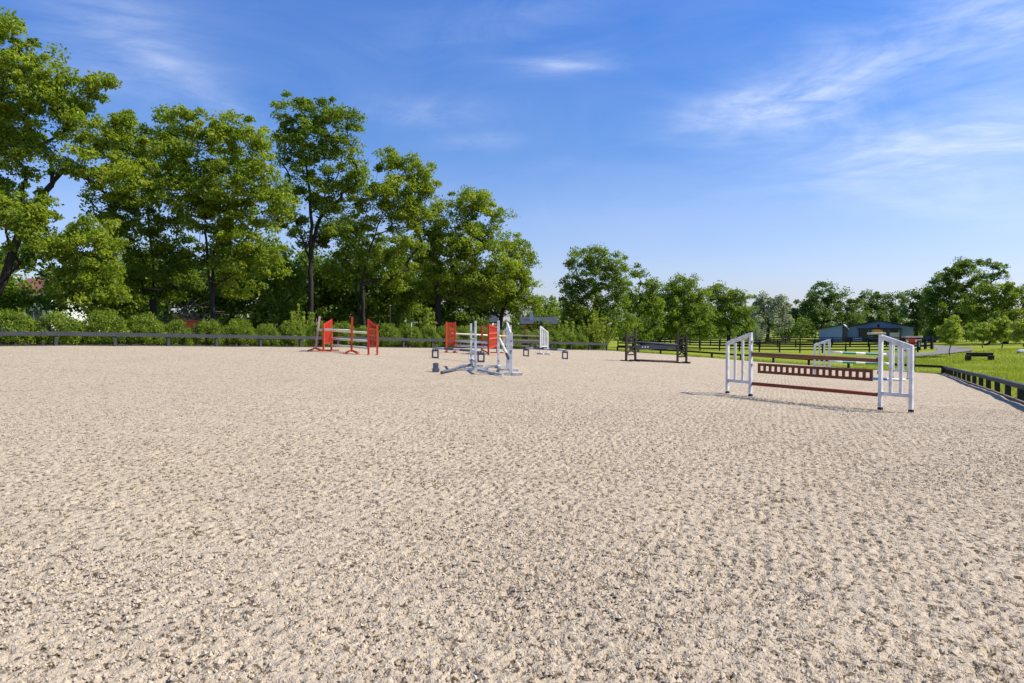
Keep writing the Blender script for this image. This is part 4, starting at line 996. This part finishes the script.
# ------------------------------------------------------------------ buildings
def barn():
    D = 150; k = D / FPX
    def X(px): return (px - 512) * k
    z0 = gz(X(865), D) - .2; zc = lambda py: CAM_H - (py - 328) * k
    e = empty('barn', (X(878), D, z0), 0, 'long low pale blue barn with dark roof edges, wide gable and lower wing', 'barn'); o = Vector(e.location)
    e.rotation_euler.z = -math.atan2(X(868), D); e.scale = (.885, 1, 1)
    x0, x1, xr = X(846) - o.x, X(912.5) - o.x, X(879) - o.x; he, hr = zc(327.6) - z0, zc(321.2) - z0; dep = 26
    m = MB(); m.add([(x0, 0, 0), (x1, 0, 0), (x1, 0, he), (xr, 0, hr), (x0, 0, he), (x0, dep, 0), (x1, dep, 0), (x1, dep, he), (xr, dep, hr), (x0, dep, he)],
                    [(0, 1, 2, 3, 4), (9, 8, 7, 6, 5), (0, 4, 9, 5), (1, 6, 7, 2)]); m.build('wall', M['barnwall'], e)
    m = MB(); m.beam((x0 - .5, dep / 2 - .3, he - .1 + .15), (xr, dep / 2 - .3, hr + .15), dep + 1.0, .25, up=(0, 0, 1)); m.beam((xr, dep / 2 - .3, hr + .15), (x1 + .5, dep / 2 - .3, he - .1 + .15), dep + 1.0, .25); m.build('roof', M['barnroof'], e)
    # lower wing on the left, gable facing the arena a little nearer
    w0, w1 = X(817.5) - o.x, X(842) - o.x; hl0, hl1 = zc(329.5) - z0, zc(325.0) - z0
    m = MB(); m.add([(w0, -2, 0), (w1, -2, 0), (w1, -2, hl1), (w0, -2, hl0), (w0, 12, 0), (w1, 12, 0), (w1, 12, hl1), (w0, 12, hl0)], [(0, 1, 2, 3), (7, 6, 5, 4), (0, 3, 7, 4), (1, 5, 6, 2)]); m.build('wing_wall', M['barnwall'], e)
    m = MB(); m.beam((w0 - .4, 5, hl0 + .1), (w1 + .1, 5, hl1 + .12), 15, .2); m.build('wing_roof', M['barnroof'], e)
    m = MB(); m.beam((w1 + .15, 4.5, hl1 + .15), (X(849) - o.x, 4.5, zc(329) - z0 - .1), 12.5, .14); m.build('lean_to_roof', M['barnlight'], e)
    m = MB(); m.box((X(842.8) - o.x + .35, -.5, 1.5), (.9, .3, 3.0)); m.build('doorway', M['glass'], e)
    # porch roof
    m = MB(); m.beam((X(857) - o.x, -1.1, zc(328.6) - z0), (X(901.5) - o.x, -1.1, zc(328.6) - z0), 2.2, .22); m.build('porch_roof', M['barnroof'], e)
    for px in (859, 900):
        m = MB(); m.box((X(px) - o.x, -2.05, (zc(329.1) - z0) / 2), (.2, .2, zc(329.1) - z0)); m.build('porch_post', M['barnroof'], e)
    m = MB(); m.box((X(879) - o.x, -.04, 1.6), (X(889) - X(870), .10, 3.1)); d = m.build('dark_door_opening', M['glass'], e)  # flat dark panel stands for the unlit inside of the open door
    for px0, px1, py0, py1 in ((859.5, 867.5, 330, 336.5), (890, 897.5, 329.8, 332.6)):
        cx, cz = (X(px0) + X(px1)) / 2 - o.x, (zc(py0) + zc(py1)) / 2 - z0; w_, h_ = X(px1) - X(px0), zc(py0) - zc(py1)
        m = MB(); m.box((cx, -.03, cz), (w_, .08, h_)); wn = m.build('window', M['glass'], e)
        m = MB()
        for t in (-.5, -.17, .17, .5): m.box((cx + t * w_, -.09, cz), (.12, .05, h_ + .1))
        for t in (-.5, 0, .5): m.box((cx, -.093, cz + t * h_), (w_ + .1, .05, .12))
        m.build('frame', M['barnroof'], wn)
    m = MB(); m.box((X(878.3) - o.x, -.05, zc(325.8) - z0), (.5, .1, .6)); m.add([((X(878.3) - o.x) - .35, -.1, zc(324.8) - z0 - .1), ((X(878.3) - o.x) + .35, -.1, zc(324.8) - z0 - .1), ((X(878.3) - o.x), -.1, zc(324.1) - z0)], [(0, 1, 2)]); m.build('loft_vent', M['barnroof'], e)
    m = MB(); m.box(((x0 + x1) / 2, -.02, .35), (x1 - x0, .06, .9)); m.build('plinth', M['barnroof'], e)
barn()
# things standing in front of the barn
def bpt(px, D): return Vector(onground(px, D))
def notice(label, px, D, w, h, z, m, name='notice_board', lines=3):
    g = bpt(px, D); e = empty(name, g, 0, label, 'board')
    q = MB(); q.box((0, 0, z), (w, .06, h)); q.build('board', M[m], e)
    for s_ in (-1, 1):
        q = MB(); q.box((s_ * w * .42, .06, (z + h * .5) / 2), (.08, .06, z + h * .5)); q.build('leg', M['grey'], e)
    q = MB()
    for k in range(lines): q.box((0, -.034, z - h / 2 + h * (k + 1) / (lines + 1)), (w - .04, .006, .05))
    q.build('seam', M['grey'], e)
    return e
notice('upright pale panelled board at the barn front, right of the yellow load', 894.5, 145, 1.9, 1.6, 1.1, 'barnlight')
notice('low pale board leaning at the barn front, left of the yellow load', 857.5, 145, 1.9, .8, .6, 'barnwall', lines=1)
def cart():
    g = bpt(876.5, 143); e = empty('farm_cart', g, 0, 'white flatbed farm cart with a yellow load parked in the barn doorway', 'cart')
    q = MB(); q.box((0, 0, 1.75), (3.2, 1.6, .38)); q.build('canopy', M['housewall'], e, bevel=.08)
    q = MB(); q.box((0, 0, .62), (2.9, 1.5, .45)); q.box((-1.0, 0, 1.0), (.7, 1.3, .35)); q.build('body', M['poledark'], e, bevel=.05)
    for x in (-1.3, 1.3):
        for y in (-.65, .65):
            q = MB(); q.box((x, y, 1.2), (.07, .07, .75)); q.build('upright', M['grey'], e)
    for x in (-.95, .95):
        for y in (-.78, .78):
            q = MB(); q.tube((x, y - .12, .36), (x, y + .12, .36), .36, 16); q.build('wheel', M['rubber'], e)
    q = MB(); q.box((.15, 0, 2.18), (1.7, 1.1, .46)); q.box((.0, 0, 2.5), (1.2, .8, .18)); l = q.build('load', M['yellow']); l.name = 'yellow_bale'; l.location = g; tag(l, 'yellow bundle lying on top of the white cart at the barn', 'bundle')
cart()
def rack():
    g = bpt(911.5, 83); e = empty('pole_rack', g, .1, 'pale topped storage rack beside the paddock gate, red panel at its side', 'rack'); e.scale = (1.2, 1.2, 1.35)
    q = MB(); q.box((0, 0, 1.28), (1.75, .6, .14)); q.box((0, -.1, 1.02), (1.7, .5, .10)); q.build('top', M['pinkedge'], e)
    for x in (-.8, .0, .8):
        q = MB(); q.box((x, 0, .6), (.1, .5, 1.21)); q.build('leg', M['black'], e)
    q = MB(); q.box((-.2, -.35, .80), (.62, .12, .66)); q.build('red_panel', M['red'], e)
    q = MB(); q.box((.5, -.1, .62), (.6, .3, .45)); q.build('crate', M['grey'], e)
rack()
def sign_post(label, g, h, m='black', r=.035):
    e = empty('marker_post', g, 0, label, 'post'); q = MB(); q.box((0, 0, h / 2 - .1), (.09, .09, h + .2)); q.build('post', M[m], e); q = MB(); q.box((0, 0, h + .12), (.16, .12, .05)); q.build('cap', M[m], e)
sign_post('thin dark marker post in the grass just behind the far arena rail', G(913.8, 371, 0), 1.55 * .9)

def log_jump():
    a, b = G(967.5, 361, 0), G(991.5, 360.2, 0); rz, w = frame_between(a, b); mid = (a + b) / 2; e = empty('log_bench', mid, rz, 'low dark timber beam on two blocks standing on the lawn beside the driveway', 'bench')
    q = MB(); q.beam((-w / 2 - .1, 0, .64), (w / 2 + .1, 0, .64), .34, .24); q.build('beam', M['black'], e, bevel=.02)
    for s_ in (-1, 1):
        q = MB(); q.box((s_ * (w / 2 - .05), 0, .22), (.40, .5, .56)); q.build('block', M['black'], e, bevel=.02)
    q = MB(); q.box((0, .12, .46), (w - .55, .05, .16)); q.build('board', M['black'], e)
log_jump()
def stone():
    g = G(1021.5, 353, 0); r = random.Random(2); me = bmesh.new(); bmesh.ops.create_icosphere(me, subdivisions=3, radius=.5)
    for v in me.verts: v.co = Vector((v.co.x * 1.5, v.co.y * .9, v.co.z * .75)) * .62 * (1 + .16 * math.sin(v.co.x * 7 + v.co.y * 5) * math.cos(v.co.z * 6))
    m = bpy.data.meshes.new('boulder'); me.to_mesh(m); m.materials.append(M['stone']); o = bpy.data.objects.new('boulder', m); COL.objects.link(o); o.location = (g.x, g.y, g.z + .15)
    tag(o, 'pale boulder on the lawn at the right edge of the photo', 'boulder')
stone()
# parked car beyond the gate
def car(label, px, D, m, yaw):
    g = bpt(px, D); e = empty('parked_car', g, yaw, label, 'car')
    prof = [(-2.1, .35), (-2.15, .75), (-1.95, .95), (-1.2, 1.0), (-.65, 1.42), (.75, 1.45), (1.45, 1.02), (2.1, .92), (2.15, .4)]
    n = len(prof); q = MB(); q.add([(x, s_ * (.85 if z < 1.1 else .68), z) for s_ in (-1, 1) for x, z in prof], [tuple(range(n)), tuple(range(2 * n - 1, n - 1, -1))] + [(i, i + n, (i + 1) % n + n, (i + 1) % n) for i in range(n)]); q.build('body', M[m], e, bevel=.04)
    q = MB(); q.add([(-1.05, -.80, 1.03), (1.3, -.80, 1.03), (.7, -.715, 1.36), (-.6, -.715, 1.36)], [(0, 1, 2, 3)]); q.add([(-1.05, .80, 1.03), (1.3, .80, 1.03), (.7, .715, 1.36), (-.6, .715, 1.36)], [(3, 2, 1, 0)]); q.build('window', M['glass'], e)
    for x in (-1.35, 1.35):
        for y in (-.78, .78):
            q = MB(); q.tube((x, y - .11, .33), (x, y + .11, .33), .33, 18); wl = q.build('wheel', M['rubber'], e)
            q = MB(); q.tube((x, y - .12, .33), (x, y + .12, .33), .19, 14); q.build('rim', M['grey'], wl)
car('small grey car parked in the shade behind the driveway, left of the lone young tree', 932, 135, 'poledark', .2)

def house(name, label, px0, px1, D, eave_py, ridge_py, mwall, mroof, dep=9, chim=None, yaw=0, hip=.0):
    k = D / FPX; xc = ((px0 + px1) / 2 - 512) * k; w = (px1 - px0) * k; z0 = gz(xc, D) - .3; he = CAM_H - (eave_py - 328) * k - z0; hr = CAM_H - (ridge_py - 328) * k - z0
    e = empty(name, (xc, D, z0), yaw, label, 'house')
    m = MB(); m.add([(-w / 2, 0, 0), (w / 2, 0, 0), (w / 2, 0, he), (-w / 2, 0, he), (-w / 2, dep, 0), (w / 2, dep, 0), (w / 2, dep, he), (-w / 2, dep, he), (-w / 2, dep / 2, hr), (w / 2, dep / 2, hr)],
                    [(0, 1, 2, 3), (7, 6, 5, 4), (0, 3, 8, 7, 4), (1, 5, 6, 9, 2)]); m.build('wall', M[mwall], e)
    o_ = .5; sl = (hr - he) / (dep / 2)
    m = MB()
    for s_ in (0, 1):
        y0, y1 = (-o_, dep / 2) if s_ == 0 else (dep + o_, dep / 2); za = he - sl * o_ + .12
        m.add([(-w / 2 - o_, y0, za), (w / 2 + o_, y0, za), (w / 2 + o_ - hip, y1, hr + .12), (-w / 2 - o_ + hip, y1, hr + .12), (-w / 2 - o_, y0, za - .12), (w / 2 + o_, y0, za - .12), (w / 2 + o_ - hip, y1, hr - .02), (-w / 2 - o_ + hip, y1, hr - .02)],
              [(0, 1, 2, 3), (7, 6, 5, 4), (0, 4, 5, 1), (1, 5, 6, 2), (0, 3, 7, 4)])
    rf = m.build('roof', M[mroof], e)
    if chim:
        cx = (chim - (px0 + px1) / 2) * k; m = MB(); m.box((cx, dep * .25, hr - .3), (.45, .45, 1.7)); m.build('chimney', M['housewall'], rf)
    for s_ in (-.28, .2):
        m = MB(); m.box((s_ * w, -.04, he * .55), (1.3, .1, 1.2)); wn = m.build('window', M['glass'], e)
        m = MB(); m.box((s_ * w, -.11, he * .55), (.07, .05, 1.2)); m.box((s_ * w, -.113, he * .55 + .62), (1.5, .06, .09)); m.box((s_ * w, -.113, he * .55 - .62), (1.5, .06, .09)); m.build('frame', M['barnlight'], wn)
    m = MB(); m.box((-.02 * w, -.04, 1.15), (1.0, .1, 2.1)); m.build('door', M['poledark'], e)
    return e
house('cottage', 'white walled house with a red brown roof glimpsed behind the left trees', 0, 50, 62, 295, 276, 'housewall', 'redroof')
house('cottage', 'low red brick house with grey roof and pale chimney right of the left trees', 524, 555, 92, 324, 317.3, 'brick', 'greyroof', chim=532)
house('cottage', 'pale house mostly hidden behind the hedge near the thin grey jump posts', 462, 492, 74, 322, 312, 'housewall', 'greyroof')
def wheelie():
    g = bpt(190, 42.2); e = empty('storage_bin', g, .3, 'orange plastic bin poking up behind the hedge beside the brushwood pile', 'bin')
    q = MB(); q.box((0, 0, .75), (1.0, .7, 1.5)); q.build('body', M['orange'], e, bevel=.04)
    q = MB(); q.beam((-.9, 0, 1.62), (.5, 0, 1.55), .75, .10); q.build('lid', M['orange'], e, bevel=.02)
wheelie()
def garden_post():
    g = Vector((*fence_at_px(411.5, .7), 0)); g.z = gz(g.x, g.y); e = empty('tap_post', g, 0, 'thin pale post with a short side arm behind the low fence', 'post')
    q = MB(); q.tube((0, 0, -.1), (0, 0, 1.75), .045, 8); q.build('post', M['stone'], e, smooth=True)
    q = MB(); q.beam((0, 0, 1.78), (.42, 0, 1.80), .07, .06); q.build('arm', M['stone'], e)
garden_post()
g = Vector((*fence_at_px(390, 5.5), 0)); g.z = gz(g.x, g.y)
e = empty('pole_post', g, 0, 'tall thin dark post in the shaded trees above the left red jump', 'post'); q = MB(); q.tube((0, 0, -.1), (0, 0, 3.1), .05, 8); q.build('post', M['bark'], e, smooth=True); q = MB(); q.tube((0, 0, 3.1), (0, 0, 3.16), .085, 8); q.build('cap', M['grey'], e)

# ------------------------------------------------------------------ grass on the lawn to the right
def grass():
    r = np.random.default_rng(77); n = 90000; yy = 13 + 62 * r.random(n) ** 1.5; k = r.uniform(.50, .86, n); xx = k * yy
    ed = C2 + RD[None, :] * 0
    d = inside_dist(xx, yy); ok = d < -.12; xx, yy = xx[ok], yy[ok]; n = len(xx)
    x2 = r.uniform(8, 26, 26000); y2 = r.uniform(38, 66, 26000); ok = inside_dist(x2, y2); ok = (ok < -.1) & (ok > -5); xx = np.append(xx, x2[ok]); yy = np.append(yy, y2[ok]); n = len(xx)
    zz = H(xx, yy); s = np.maximum(.6, yy / 38); h = r.uniform(.05, .11, n) * s; w = .012 * s * r.uniform(.8, 1.6, n); a = r.uniform(0, 6.28, n)
    dx, dy = np.cos(a) * w, np.sin(a) * w; lx, ly = r.normal(size=n) * h * .5, r.normal(size=n) * h * .5
    V = np.stack([np.stack([xx - dx, yy - dy, zz - .02], 1), np.stack([xx + dx, yy + dy, zz - .02], 1), np.stack([xx + lx, yy + ly, zz + h], 1)], 1).reshape(-1, 3)
    tag(mesh_np('grass', V, np.arange(n * 3).reshape(n, 3), LG['grass'], tint=r.random(n)), 'bright mown grass on the lawn and along the far arena rail', 'grass', kind='stuff')
grass()
